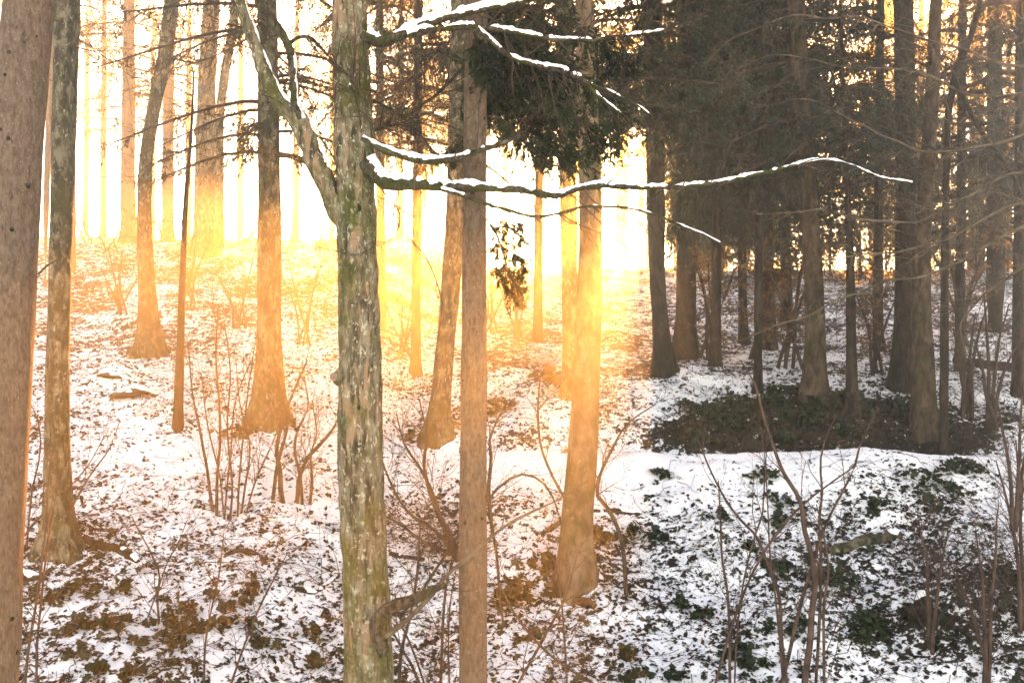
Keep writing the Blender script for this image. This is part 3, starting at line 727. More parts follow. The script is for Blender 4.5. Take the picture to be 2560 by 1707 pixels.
r18, p18 = tree('spruce_tree', 'slim young spruce with thin bare stem and drooping tiers above the ivy', [(2130, 1022, 31), (2128, 850, 26), (2125, 640, 21), (2118, 450, 16), (2108, 250, 13), (2103, 100, 10), (2100, -60, 6)], None, M_DARK, top=6.6, rtop=0.015, sides=12, amp=0.003, step=0.07, seed=251, fl=0.2, crown='young', crown_y=430, cs=0.95, csz=1.0, twigs=(800, 430, 30, (0.5, 1.2), M_TWIG))
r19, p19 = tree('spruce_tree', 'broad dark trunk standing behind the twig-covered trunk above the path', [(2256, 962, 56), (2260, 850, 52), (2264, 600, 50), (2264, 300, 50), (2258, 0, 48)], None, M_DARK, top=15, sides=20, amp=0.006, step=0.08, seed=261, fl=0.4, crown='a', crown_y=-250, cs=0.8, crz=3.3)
r20, p20 = tree('hornbeam_tree', 'tan-footed trunk bristling with pale bare twigs just above the path', [(2308, 1072, 62), (2306, 900, 55), (2302, 700, 47), (2312, 500, 41), (2330, 250, 34), (2340, 0, 28)], None, M_BROWN, top=8, rtop=0.05, sides=24, amp=0.004, step=0.06, seed=271, fl=0.25, twigs=(760, -300, 80, (0.7, 2.2), M_TWIGPALE, 0.008, 6, -0.06))
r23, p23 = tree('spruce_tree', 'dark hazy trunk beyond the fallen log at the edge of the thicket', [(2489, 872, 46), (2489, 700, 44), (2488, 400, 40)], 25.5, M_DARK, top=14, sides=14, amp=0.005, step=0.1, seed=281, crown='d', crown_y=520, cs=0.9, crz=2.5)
r24, p24 = tree('spruce_tree', 'straight pale-grey trunk on the left behind the mossy trunk', [(184, 830, 16), (183, 700, 15), (182, 300, 14)], 30.0, M_SPRUCE, top=15, sides=10, amp=0.003, step=0.12, seed=291, crown='fars', crown_y=120, cs=0.6)
r25, p25 = tree('spruce_tree', 'spindly hazy stem in the narrow gap between the thick spruce and the mossy trunk', [(112, 760, 17), (116, 500, 16), (125, 250, 15), (136, 0, 14)], 28.0, M_SPRUCE, top=15, sides=10, amp=0.003, step=0.12, seed=301, crown='far', crown_y=-150, cs=0.6)
r26, p26 = tree('beech_tree', 'tall double-stemmed trunk on the crest, its thinner stem leaning away', [(519, 640, 62), (518, 590, 60), (515, 500, 54), (515, 300, 46), (520, 150, 42), (530, 0, 42)], 32.0, M_MOSSY, top=15, sides=18, amp=0.008, step=0.1, seed=311, fl=0.2, twigs=(450, -100, 30, (0.8, 2.6), M_TWIG))
limb(r26, [(548, 620, 26), (548, 480, 24), (548, 320, 24), (560, 200, 22), (580, 80, 22), (592, -60, 20), (600, -300, 14)], 31.6, M_MOSSY, 12, 0.006, 65, name='stem', step=0.1, side_twigs=(14, (0.6, 1.6), 0.0))
r27, p27 = tree('beech_tree', 'bare forked tree with two dark crooked limbs rising from the thicket', [(2360, 1010, 22), (2362, 700, 20), (2366, 420, 18), (2371, 285, 18), (2391, 181, 17), (2430, 82, 15), (2451, 0, 13), (2470, -120, 10)], 17.5, M_DARK, top=6, rtop=0.03, sides=12, amp=0.004, step=0.05, seed=321, fl=0.2, twigs=(600, -200, 50, (0.6, 1.9), M_TWIG, 0.008, 6, 0.0))
limb(r27, [(2385, 200, 14), (2402, 232, 14), (2430, 290, 13), (2460, 340, 12), (2495, 384, 11), (2520, 420, 9), (2560, 500, 6)], 17.4, M_DARK, 10, 0.003, 67, side_twigs=(30, (0.5, 1.4), -0.02))

# ---- pale hornbeam boughs reaching in over the slope
rb, pb = tree('hornbeam_tree', 'bare tree at the thicket edge with long pale boughs sweeping across the slope', [(2590, 1200, 40), (2588, 900, 36), (2580, 600, 32), (2575, 300, 28), (2570, 0, 22)], 15.5, M_BROWN, top=6, rtop=0.03, sides=14, amp=0.003, step=0.08, seed=331, fl=0.2, twigs=(700, -200, 40, (0.6, 1.8), M_TWIGPALE, 0.007, 6, -0.05))
for k, pts in enumerate([
        [(2585, 560, 14), (2500, 600, 12), (2400, 650, 10), (2280, 690, 9), (2160, 720, 8), (2040, 780, 7), (1900, 830, 5), (1790, 868, 3)],
        [(2585, 500, 13), (2480, 540, 11), (2360, 600, 9), (2260, 625, 8), (2160, 630, 7), (2060, 650, 5), (1960, 640, 3)],
        [(2582, 420, 12), (2460, 470, 10), (2330, 540, 9), (2200, 545, 8), (2080, 530, 6), (1960, 540, 5), (1860, 520, 3)],
        [(2580, 330, 12), (2440, 360, 10), (2300, 380, 8), (2150, 300, 6), (2000, 250, 5), (1880, 280, 3)],
        [(2578, 240, 12), (2430, 230, 10), (2280, 180, 8), (2120, 170, 6), (1960, 140, 5), (1820, 180, 3)],
        [(2585, 650, 12), (2500, 700, 10), (2440, 760, 8), (2400, 830, 6), (2440, 920, 3)],
        [(2576, 180, 12), (2400, 120, 10), (2200, 60, 8), (2000, 40, 6), (1850, 90, 4), (1760, 160, 3)]]):
    pts = [(p[0], p[1], p[2] * 0.6) for p in pts]
    limb(rb, pts, 14.2 - 0.3 * k, M_TWIGPALE, 8, 0.001, 340 + k, step=0.05, side_twigs=(26, (0.25, 0.95), -0.02, 0.05), tw_mat=M_TWIGPALE, jit=0.05)

EXTRA = [
    (1040, 22.0, 26, 400, 0.9, 'c', 'olive-green spruce with fine boughs right behind the fork of the lichen-covered tree'),
    (1345, 25.0, 24, 315, 1.15, 'a', 'dark-crowned spruce between the slim spruce and the smooth tan trunk'),
    (1790, 22.0, 28, 500, 0.62, 'b', 'dense dark spruce right of the spruce with skirt-like boughs'),
    (1895, 20.5, 22, 440, 0.78, 'a', 'dense spruce with high black boughs left of the brown flared trunk'),
    (1965, 27.0, 26, 560, 0.7, 'b', 'dim spruce with low boughs behind the brown flared trunk'),
    (2195, 24.0, 26, 540, 0.9, 'd', 'dark spruce between the slim young spruce and the twig-covered trunk'),
    (2400, 22.0, 26, 600, 0.9, 'd', 'dark spruce with low boughs above the coppiced shrubs'),
    (2545, 20.0, 30, 560, 0.9, 'd', 'dark spruce rising from the thicket above the fallen log'),
]
for k, (px, d, w, cy, cs, key, lab) in enumerate(EXTRA):
    g = float(ground_h((px - CX) / FPX * d, d)); by = CY - (g - CAMZ) / d * FPX
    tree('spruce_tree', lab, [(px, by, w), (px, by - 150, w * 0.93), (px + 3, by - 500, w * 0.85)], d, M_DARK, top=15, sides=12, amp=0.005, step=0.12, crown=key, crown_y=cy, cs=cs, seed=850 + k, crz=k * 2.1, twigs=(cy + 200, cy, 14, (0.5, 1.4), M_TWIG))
# ---- trees near and beyond the crest ------------------------------------
def far_tree(px, d, w, crown_y, cs=1.0, key='far', top=17.0, label='hazy spruce standing on the far side of the crest', group='hazy spruces beyond the crest', seed=0, name='spruce_tree', mat=None, twig=True, csz=None):
    g = float(ground_h((px - CX) / FPX * d, d))
    by = CY - (g - CAMZ) / FPX * 0 - (g - CAMZ) / d * FPX
    return tree(name, label, [(px, by, w), (px, by - 120, w * 0.95), (px + 2, by - 400, w * 0.85)], d, mat or M_SPRUCE, top=top, sides=10, amp=0.006, step=0.25, crown=key, crown_y=crown_y, cs=cs, seed=seed, crz=seed * 1.7, group=group, csz=csz,
                twigs=(crown_y + 130, crown_y, 10, (0.6, 1.6), M_TWIG) if twig else None)
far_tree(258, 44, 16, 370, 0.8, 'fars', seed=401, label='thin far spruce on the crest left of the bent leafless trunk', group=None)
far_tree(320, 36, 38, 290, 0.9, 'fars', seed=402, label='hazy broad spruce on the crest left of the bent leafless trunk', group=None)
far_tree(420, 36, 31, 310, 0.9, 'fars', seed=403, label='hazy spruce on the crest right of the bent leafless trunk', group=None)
for k, (px, d, w, cy, cs) in enumerate([
        (60, 44, 22, 200, 0.9), (215, 56, 14, 300, 0.9), (380, 55, 16, 290, 1.0), (470, 50, 16, 200, 0.8), (600, 52, 18, 260, 0.8), (740, 46, 18, 330, 0.9), (830, 56, 16, 340, 0.9),
        (1000, 44, 18, 380, 0.9), (1060, 58, 18, 360, 1.0), (1190, 58, 14, 330, 0.9), (1262, 50, 16, 320, 0.9), (1352, 66, 18, 320, 0.9), (1440, 72, 18, 320, 0.8),
        (1556, 78, 22, 455, 0.34), (1549, 72, 20, 440, 0.32),  # slim crowns added to block the sun beside the gap beam
        (1718, 74, 18, 460, 0.75), (1498, 64, 18, 300, 1.0), (1562, 60, 18, 314, 1.2), (1650, 56, 18, 314, 1.1), (1692, 60, 18, 316, 1.0), (1752, 60, 18, 470, 0.95), (1812, 66, 18, 480, 1.1), (1862, 58, 18, 500, 1.2), (1920, 64, 18, 500, 1.2), (1768, 45, 24, 560, 0.8), (1770, 50, 20, 570, 1.0), (1900, 46, 22, 580, 1.0), (2180, 52, 20, 600, 1.0), (2300, 46, 22, 600, 1.0), (2440, 42, 40, 150, 1.0), (2520, 50, 22, 590, 1.1)]):  # the farther of these are added, hidden, to keep sun off the near haze
    lab, grp = [('pale hazy spruce beyond the crest behind the bent and the double-stemmed trunks', 'hazy spruces behind the bent trunk'),
                ('golden hazy spruce beyond the crest between the stout spruce and the slim spruce', 'hazy spruces behind the lichen-covered tree'),
                ('tall far spruce beyond the crest above the bright gap, mostly added to block the sun', 'far spruces above the bright gap'),
                ('dim far spruce beyond the crest behind the dark spruces of the ivy bank, some added to block the sun', 'dim spruces behind the ivy bank')][int(np.searchsorted([640, 1300, 1700], px))]
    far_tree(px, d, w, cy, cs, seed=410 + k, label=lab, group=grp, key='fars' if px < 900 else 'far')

far_tree(1602, 78, 18, 455, 0.42, top=14.35, seed=460, label='low spruce top added to trim the light beam through the bright gap', group=None, csz=0.34, twig=False)  # squashed crown added to cut off the lower part of the sun beam
far_tree(1622, 80, 18, 455, 0.42, top=14.35, seed=461, label='small second spruce top added behind the first to trim the beam', group=None, csz=0.32, twig=False)  # added sun block backing up the one before it
def young_spruce(px, d, h, cs, label, group, seed, drop=0.25, key='young'):
    x = (px - CX) / FPX * d; g = float(ground_h(x, d))
    root = thing('young_spruce', label, 'tree', (float(x), float(d), g), group)
    path = np.array([[0, 0, -0.15, 0.06], [0, 0, 0.3, 0.05], [0.02, 0, h * 0.6, 0.03], [0.03, 0, h, 0.01]])
    obj('trunk', mesh_np('trunk', [(V, F, 0) for V, F in log_tube(smooth_path(path, 14), 8, 0.003, seed, 9)], [M_DARK]), root)
    o = obj('crown', CROWNS[key], root, (0, 0, drop + 0.35)); o.scale = (cs, cs, (h - drop - 0.3) / 3.45); o.rotation_euler = (0, 0, seed * 1.3)
    return root
for k, (px, d, h, cs) in enumerate([(1740, 36, 4.6, 1.0), (1760, 40, 5.5, 1.2), (1800, 34, 3.6, 1.1), (1850, 38, 5.0, 1.2), (1905, 35, 4.2, 1.2), (1960, 40, 5.5, 1.2), (2010, 36, 4.0, 1.1), (2075, 38, 4.6, 1.1), (2150, 36, 4.8, 1.2), (2215, 40, 5.0, 1.2), (2290, 36, 4.4, 1.2), (2360, 39, 5.0, 1.2), (2440, 35, 3.6, 1.2), (2520, 38, 4.6, 1.3), (2600, 36, 5.0, 1.3)]):
    young_spruce(px, d, h * 1.3, cs, 'low bushy young spruce closing the gap under the dark boughs on the crest', 'young spruces along the crest', 890 + k)

# ------------------------------------------------------------------ shrubs and saplings
def shrub(name, label, stems, d, mat, seed, n1=9, l1=(0.3, 0.9), n2=5, up=0.12, ang=(20, 50), group=None, leaves=0, cat='shrub', lmat=None, rt=0.5):
    """stems: pixel polylines from the ground up, each its own part"""
    if d is None: d = base_at(stems[0][0][0], stems[0][0][1])
    a = P3(stems[0][0][0], stems[0][0][1], d)
    loc = (float(a[0]), float(a[1]), float(ground_h(a[0], a[1])))
    root = thing(name, label, cat, loc, group)
    rng = np.random.default_rng(seed)
    for k, st in enumerate(stems):
        if seed in (507, 508, 510): st = [(p[0], p[1], p[2] * 0.72) for p in st]
        dd = d + rng.uniform(-0.12, 0.12)
        path = px_path(st, dd, max(10, len(st) * 4), True)
        q = path.copy(); q[:, :3] -= np.array(loc)
        n = len(q); s = np.arange(n) * 0.35
        q[1:, 0] += 0.010 * vnoise(s, s * 0, None, seed + k)[1:]; q[1:, 1] += 0.02 * vnoise(s, s * 0, None, seed + k + 3)[1:]
        P = q[None, :, :3]; R = q[None, :, 3]
        parts = [(*tubes(P, R, 6), 0)]
        A, RA = grow(P, R, n1, l1, ang, up=up, wig=0.13, K=6, rr=rt, rmax=0.006, tmin=0.3, rng=rng, fall=0.4)
        B, RB = grow(A, RA, n2, (l1[0] * 0.3, l1[1] * 0.45), (25, 55), up=up * 0.6, wig=0.17, K=4, rr=0.65, tmin=0.2, rng=rng)
        C, RC = grow(B, RB, 2, (l1[0] * 0.15, l1[1] * 0.22), (25, 55), up=up * 0.4, wig=0.2, K=3, rr=0.7, tmin=0.3, rng=rng)
        parts += [(*tubes(A, np.maximum(RA, 0.0022), 4), 0), (*tubes(B, np.maximum(RB, 0.0018), 3), 0), (*tubes(C, np.maximum(RC, 0.0014), 3), 0)]
        if leaves:
            parts.append((*needles(B, leaves, (0.05, 0.09), (0.02, 0.04), 0.5, 0.9, rng), 1))
        obj('stem', mesh_np('stem', parts, [mat, lmat or M_BEECHLEAF]), root)
    return root

shrub('hazel_shrub', 'many-stemmed shrub of thin upright rods left of the lichen-covered tree', [
    [(532, 1290, 9), (520, 1180, 8), (500, 1080, 7), (482, 980, 5), (470, 860, 3)],
    [(540, 1285, 9), (545, 1180, 8), (548, 1040, 7), (540, 900, 5), (548, 760, 3)],
    [(575, 1330, 7), (580, 1220, 6), (570, 1080, 5), (575, 930, 4), (560, 800, 3)],
    [(590, 1345, 6), (598, 1220, 6), (608, 1100, 5), (622, 960, 4), (640, 840, 2)],
    [(596, 1340, 7), (612, 1220, 6), (622, 1100, 5), (600, 1010, 4), (590, 900, 2)],
    [(560, 1300, 5), (552, 1200, 5), (520, 1060, 4), (500, 930, 2)],
    [(600, 1340, 5), (640, 1200, 5), (690, 1090, 4), (720, 1000, 3)],
    [(560, 1300, 6), (575, 1150, 5), (590, 1000, 4), (630, 900, 3)]], None, M_TWIGRED, 501, 10, (0.3, 0.9), 4, 0.12, leaves=0)
shrub('hazel_shrub', 'dark crooked shrub with wide-branching stems at the foot of the stout spruce', [
    [(706, 1250, 16), (698, 1180, 13), (690, 1120, 11), (705, 1060, 10), (735, 980, 7), (770, 900, 4)],
    [(702, 1130, 10), (715, 1090, 9), (718, 1040, 8), (700, 990, 5), (690, 930, 3)],
    [(745, 1245, 13), (750, 1190, 12), (765, 1150, 11), (800, 1110, 9), (838, 1062, 7), (860, 1000, 4)],
    [(750, 1195, 9), (735, 1120, 8), (742, 1080, 7), (770, 1020, 5), (760, 940, 3)],
    [(775, 1260, 10), (782, 1200, 8), (778, 1140, 6), (790, 1080, 4), (780, 1000, 3)]], None, M_TWIG, 502, 14, (0.3, 0.9), 5, 0.08)
shrub('hazel_shrub', 'dense dark shrub leaning up from the foot of the slim spruce', [
    [(1140, 1392, 22), (1128, 1345, 18), (1100, 1290, 14), (1075, 1230, 11), (1060, 1170, 9), (1068, 1090, 6), (1050, 1000, 4)],
    [(1110, 1310, 10), (1085, 1240, 9), (1050, 1170, 8), (1010, 1110, 6), (990, 1030, 3)],
    [(1140, 1390, 10), (1090, 1330, 9), (1020, 1280, 8), (970, 1190, 6), (955, 1150, 4)],
    [(1135, 1385, 10), (1060, 1355, 9), (1000, 1310, 7), (960, 1290, 5)]], None, M_TWIG, 503, 20, (0.35, 1.0), 5, 0.06)
shrub('sapling', 'crooked dark sapling rising close along the right side of the slim spruce', [
    [(1246, 1440, 7), (1240, 1380, 8), (1226, 1300, 10), (1222, 1220, 11), (1228, 1140, 9), (1224, 1100, 8), (1240, 1060, 6), (1270, 1000, 3)],
    [(1226, 1240, 7), (1262, 1205, 7), (1310, 1185, 7), (1350, 1200, 6), (1385, 1250, 5), (1400, 1300, 3)]], 12.9, M_TWIG, 504, 12, (0.3, 0.8), 4, 0.05, cat='sapling')
shrub('sapling', 'thin leaning sapling against the left side of the smooth tan trunk', [
    [(1412, 1250, 8), (1380, 1190, 7), (1350, 1110, 7), (1345, 1030, 6), (1350, 940, 4)]], 13.6, M_TWIG, 505, 10, (0.3, 0.7), 4, 0.05, cat='sapling')
shrub('sapling', 'crooked stem rising from the right foot of the smooth tan trunk', [
    [(1512, 1262, 11), (1495, 1245, 11), (1493, 1210, 10), (1510, 1160, 9), (1535, 1110, 7), (1570, 1060, 5), (1640, 1010, 3)]], 13.4, M_TWIG, 506, 14, (0.35, 1.0), 4, 0.03, cat='sapling')
shrub('sapling', 'tall forked reddish sapling on the slope below the ivy bank', [
    [(2012, 1720, 24), (2026, 1600, 22), (2036, 1450, 20), (2032, 1400, 19), (2012, 1320, 17), (2004, 1262, 16), (1960, 1180, 13), (1932, 1110, 11), (1905, 1020, 9), (1880, 950, 7), (1850, 900, 4)],
    [(2034, 1400, 12), (2052, 1340, 11), (2078, 1280, 10), (2110, 1220, 9), (2135, 1170, 8), (2150, 1110, 7), (2190, 1030, 5)],
    [(2050, 1400, 10), (2048, 1310, 9), (2058, 1240, 8), (2052, 1150, 7), (2070, 1080, 5), (2095, 1030, 3)],
    [(2006, 1262, 8), (2050, 1225, 7), (2100, 1190, 6), (2135, 1165, 5)],
    [(2060, 1720, 10), (2060, 1600, 10), (2062, 1500, 9), (2072, 1420, 8), (2060, 1340, 6), (2040, 1260, 4)]], 10.8, M_TWIGRED, 507, 7, (0.4, 1.1), 4, 0.08, cat='sapling', ang=(20, 40))
shrub('sapling', 'slim bowed sapling beside the tall forked reddish one', [
    [(1966, 1720, 15), (1955, 1600, 13), (1945, 1480, 12), (1915, 1400, 11), (1890, 1340, 10), (1850, 1300, 9), (1800, 1220, 7), (1770, 1160, 6), (1740, 1090, 4)],
    [(1888, 1335, 6), (1905, 1285, 6), (1908, 1230, 5), (1915, 1120, 3)],
    [(1938, 1480, 7), (1925, 1380, 6), (1920, 1280, 5), (1912, 1180, 4), (1900, 1060, 2)]], 10.9, M_TWIGRED, 508, 6, (0.4, 1.0), 4, 0.1, cat='sapling', ang=(20, 40))
shrub('sapling', 'very thin upright whip on the white slope', [
    [(1826, 1720, 8), (1824, 1600, 7), (1818, 1500, 7), (1808, 1400, 6), (1802, 1300, 5), (1796, 1200, 3)]], 10.9, M_TWIGRED, 509, 6, (0.3, 0.8), 3, 0.1, cat='sapling', ang=(20, 40))
shrub('sapling', 'V-shaped pair of bare stems low in front of the slim spruce', [
    [(1540, 1740, 7), (1420, 1670, 9), (1330, 1590, 10), (1265, 1500, 8), (1240, 1440, 5)],
    [(1300, 1700, 11), (1340, 1630, 11), (1390, 1540, 9), (1415, 1490, 6), (1440, 1400, 3)],
    [(1420, 1720, 8), (1410, 1600, 8), (1404, 1500, 6), (1390, 1420, 4), (1350, 1330, 2)]], 10.4, M_TWIGRED, 510, 9, (0.35, 0.9), 4, 0.06, cat='sapling')
shrub('sapling', 'bundle of upright bare rods at the foot of the lichen-covered tree', [
    [(1100, 1740, 8), (1106, 1600, 8), (1112, 1500, 7), (1120, 1440, 6), (1135, 1400, 4)],
    [(1000, 1740, 10), (1000, 1640, 9), (1030, 1520, 8), (1046, 1400, 7), (1050, 1300, 4)],
    [(1070, 1740, 6), (1030, 1620, 6), (1005, 1560, 5), (990, 1480, 3)],
    [(1126, 1740, 5), (1120, 1600, 5), (1125, 1500, 4), (1140, 1420, 2)],
    [(1060, 1740, 9), (1020, 1650, 8), (985, 1590, 6), (970, 1540, 4)]], 10.0, M_TWIGRED, 511, 9, (0.3, 0.8), 5, 0.08, cat='sapling')
shrub('sapling', 'slender dark whip forking low among the ivy tufts', [
    [(395, 1560, 6), (396, 1500, 6), (395, 1430, 5), (370, 1370, 4), (330, 1290, 3)],
    [(396, 1470, 4), (420, 1400, 4), (450, 1350, 3), (470, 1300, 2)]], 12.0, M_TWIG, 512, 7, (0.25, 0.7), 3, 0.05, cat='sapling')
shrub('sapling', 'leaning bare rod with sparse twigs among the ivy tufts', [
    [(575, 1720, 7), (600, 1640, 6), (640, 1540, 5), (690, 1440, 4), (720, 1380, 2)],
    [(510, 1720, 6), (512, 1640, 6), (520, 1560, 5), (550, 1420, 4), (560, 1330, 2)]], 10.9, M_TWIGRED, 513, 8, (0.3, 0.8), 4, 0.08, cat='sapling')
shrub('sapling', 'pair of thin reddish whips beside the thick spruce trunk', [
    [(60, 1730, 8), (80, 1560, 7), (100, 1440, 6), (112, 1350, 5), (120, 1240, 4), (130, 1100, 2)],
    [(88, 1730, 7), (95, 1560, 6), (112, 1400, 5), (128, 1310, 4), (150, 1200, 2)]], 10.2, M_TWIGRED, 514, 8, (0.3, 0.9), 3, 0.08, cat='sapling')
shrub('sapling', 'low arching twigs spreading around the mossy trunk foot', [
    [(100, 1290, 5), (150, 1240, 4), (220, 1160, 3), (260, 1090, 2)],
    [(190, 1250, 5), (230, 1180, 4), (280, 1110, 3), (300, 1050, 2)],
    [(80, 1230, 5), (100, 1130, 4), (95, 1050, 3), (70, 990, 2)]], 13.0, M_TWIGRED, 515, 8, (0.3, 0.8), 4, 0.05, cat='sapling')
# thicket at the right edge
for k, (px, py, tops) in enumerate([(2415, 1040, [(2400, 700), (2440, 780), (2380, 820), (2470, 760)]), (2475, 1070, [(2460, 720), (2520, 760), (2550, 850), (2440, 860)]), (2540, 1330, [(2480, 960), (2560, 940), (2600, 1000)]), (2560, 1560, [(2490, 1150), (2540, 1100), (2600, 1180)]), (2470, 1700, [(2440, 1330), (2500, 1260), (2380, 1420)]), (2330, 1640, [(2300, 1300), (2370, 1330)])]):
    labs = ['coppiced shrub with upright rods beside the twig-covered trunk', 'coppiced shrub with black stool in front of the fallen log', 'bare shrub on the litter-covered slope near the sunlit snow patch', 'tangled bare shrub standing over the dark litter slope', 'sprawling bare shrub beside the snow-capped mossy stump', 'small bare shrub just below the mossy stump']
    st = [[(px + (i - 1) * 8, py, 12), (px + (tx - px) * 0.25, py + (ty - py) * 0.4, 9), (px + (tx - px) * 0.6, py + (ty - py) * 0.75, 6), (tx, ty, 3)] for i, (tx, ty) in enumerate(tops)]
    shrub('hazel_shrub', labs[k], st, None, M_TWIG if k < 2 else M_TWIGRED, 520 + k, 13, (0.35, 1.0), 5, 0.06)
# beech undergrowth that keeps its withered leaves
for k, (px, py, d, w, h) in enumerate([(1780, 850, 23, 1.3, 2.0), (1900, 850, 23.0, 1.4, 1.9), (1980, 850, 22.4, 1.2, 2.0), (2190, 900, 21.5, 1.0, 1.8), (2400, 830, 24, 1.6, 2.0)]):
    labs = ['withered-leaf beech bush between two dark spruces', 'tall withered-leaf beech bush in front of the half-hidden spruce', 'withered-leaf beech bush beside the brown flared trunk', 'sparse withered-leaf bush behind the slim young spruce', 'withered-leaf bush behind the fallen log']
    r = np.random.default_rng(540 + k)
    st = []
    for i in range(5):
        tx = px + r.uniform(-w, w) / d * FPX * 0.6; ty = py - h * r.uniform(0.7, 1.1) / d * FPX
        st.append([(px + r.uniform(-15, 15), py, 9), (px + (tx - px) * 0.3, py + (ty - py) * 0.4, 7), (px + (tx - px) * 0.65, py + (ty - py) * 0.75, 5), (tx, ty, 3)])
    shrub('beech_bush', labs[k], st, d, M_TWIG, 550 + k, 12, (0.4, 1.0), 5, 0.02, leaves=6, ang=(40, 80))
# hazy bushes on the upper slope at the left
for k, (px, py, h) in enumerate([(300, 790, 1.6), (470, 760, 1.5), (600, 820, 1.7), (760, 860, 1.9), (1010, 900, 1.7), (1290, 850, 1.6), (1230, 830, 1.6), (870, 820, 1.8)]):
    labs = ['hazy bare bush left of the bent trunk on the upper slope', 'hazy bare bush behind the lone thin sapling', 'glowing bare bush below the double-stemmed trunk', 'glowing bare bush in the gap between the stout spruce and the lichen-covered tree', 'hazy bush left of the curved trunk above the path', 'bare bush between the slim spruce and the smooth tan trunk', 'small bare bush on the upper slope right behind the slim spruce', 'hazy bush directly behind the lichen-covered tree']
    d = base_at(px, py); r = np.random.default_rng(560 + k); st = []
    for i in range(5):
        tx = px + r.uniform(-70, 70); ty = py - h * r.uniform(0.6, 1.1) / d * FPX
        st.append([(px + r.uniform(-20, 20), py, 6), (px + (tx - px) * 0.3, py + (ty - py) * 0.4, 5), (tx, ty, 2.5)])
    shrub('bare_bush', labs[k], st, d, M_TWIGRED, 570 + k, 9, (0.3, 0.9), 4, 0.05, leaves=1, ang=(30, 60))

for k in range(16):
    r = np.random.default_rng(1560 + k); px = 215 + k * 66 + r.uniform(-20, 20); d = r.uniform(31, 37); g = float(ground_h((px - CX) / FPX * d, d)); py = CY - (g - CAMZ) / d * FPX; st = []
    for i in range(5):
        tx = px + r.uniform(-55, 55); ty = py - r.uniform(0.5, 1.5) / d * FPX
        st.append([(px + r.uniform(-25, 25), py, 4), (px + (tx - px) * 0.4, py + (ty - py) * 0.4, 3), (tx, ty, 2)])
    shrub('bare_bush', 'low bare bush along the crest glowing in the haze', st, d, M_TWIGRED, 1580 + k, 9, (0.3, 0.9), 4, 0.03, leaves=1, ang=(30, 70), group='bare bushes along the crest')
# ------------------------------------------------------------------ ground cover
def leaf_cloud(N, pos, size, rng, lobed=False, tilt=0.7, up=0.02):
    """N leaves at pos (N,3): a folded blade of 4 triangles, or a 5-lobed ivy leaf"""
    az = rng.uniform(0, 2 * np.pi, N); ti = rng.normal(size=N) * tilt; ro = rng.normal(size=N) * tilt
    d = np.stack([np.cos(az) * np.cos(ti), np.sin(az) * np.cos(ti), np.sin(ti)], -1)
    s0 = np.stack([-np.sin(az), np.cos(az), np.zeros(N)], -1)
    nrm = norm(np.cross(d, s0)); s = norm(s0 * np.cos(ro)[:, None] + nrm * np.sin(ro)[:, None]); nrm = np.cross(d, s)
    if lobed: pts = [(-0.5, 0, 0), (-0.35, 0.5, 0.10), (0.0, 0.28, 0.05), (0.15, 0.48, 0.08), (0.6, 0, -0.06), (0.15, -0.48, 0.08), (0.0, -0.28, 0.05), (-0.35, -0.5, 0.10)]
    else: pts = [(-0.5, 0, 0.05), (-0.1, 0.30, 0.14), (0.28, 0.22, 0.10), (0.55, 0, 0), (0.28, -0.22, 0.12), (-0.1, -0.30, 0.16)]
    V = np.stack([pos + (d * p[0] + s * p[1] + nrm * p[2]) * size[:, None] for p in pts], 1)
    c = pos + nrm * (-0.02 * size)[:, None]
    n = len(pts)
    V = np.concatenate([V, c[:, None, :]], 1).reshape(-1, 3)
    i = np.arange(n); tri = np.stack([i, (i + 1) % n, np.full(n, n)], -1)
    F = ((np.arange(N) * (n + 1))[:, None, None] + tri[None]).reshape(-1, 3)
    return V, F

rng = np.random.default_rng(77)
def scatter(N, xr, yr, power=1.6, seed_shift=0):
    x = rng.uniform(*xr, N); y = rng.uniform(*yr, N)
    keep = rng.uniform(0, 1, N) < litter_density(x, y) ** power * (0.35 + 0.65 * (fbm(x * 4.1, y * 4.1, None, 61 + seed_shift, 2) > 0.0))
    x, y = x[keep], y[keep]
    return np.stack([x, y, ground_h(x, y) + rng.uniform(-0.008, 0.012, len(x))], -1)
pos = np.concatenate([scatter(48000, (-6.5, 6.5), (10.3, 15.5)), scatter(42000, (-9, 9.5), (15.5, 22)), scatter(16000, (-13, 13), (22, 30))])
V, F = leaf_cloud(len(pos), pos, rng.uniform(0.035, 0.095, len(pos)), rng, False, 0.55)
tag(obj('leaf_litter', mesh_np('leaf_litter', [(V, F, 0)], [M_DEADLEAF], smooth=False)), 'dead brown leaves scattered all over the thin snow', 'leaf litter', kind='stuff')
pos = np.concatenate([scatter(15000, (-6.5, 6.5), (10.3, 15.5), 2.2, 5), scatter(9000, (-9, 9.5), (15.5, 22), 2.4, 5)])
pos[:, 2] += rng.uniform(0, 0.05, len(pos))
V, F = leaf_cloud(len(pos), pos, rng.uniform(0.04, 0.095, len(pos)), rng, True, 0.6)
tag(obj('ivy_ground_cover', mesh_np('ivy_ground_cover', [(V, F, 0)], [M_IVY], smooth=False)), 'scattered low ivy leaves poking through the snow of the slope', 'ivy', kind='stuff')
pos = np.concatenate([scatter(30000, (-6.5, 6.5), (10.3, 15.5), 1.0, 3), scatter(36000, (-9, 9.5), (15.5, 23), 0.9, 3)])
V, F = leaf_cloud(len(pos), pos, rng.uniform(0.014, 0.04, len(pos)), rng, False, 0.6)
tag(obj('leaf_crumbs', mesh_np('leaf_crumbs', [(V, F, 0)], [M_DEADLEAF], smooth=False)), 'fine dark leaf crumbs sprinkled over the snow', 'leaf litter', kind='stuff')
pos = np.concatenate([scatter(3800, (-6.5, 6.5), (10.3, 15.5), 0.7, 8), scatter(3800, (-9, 9.5), (15.5, 23), 0.7, 8)])
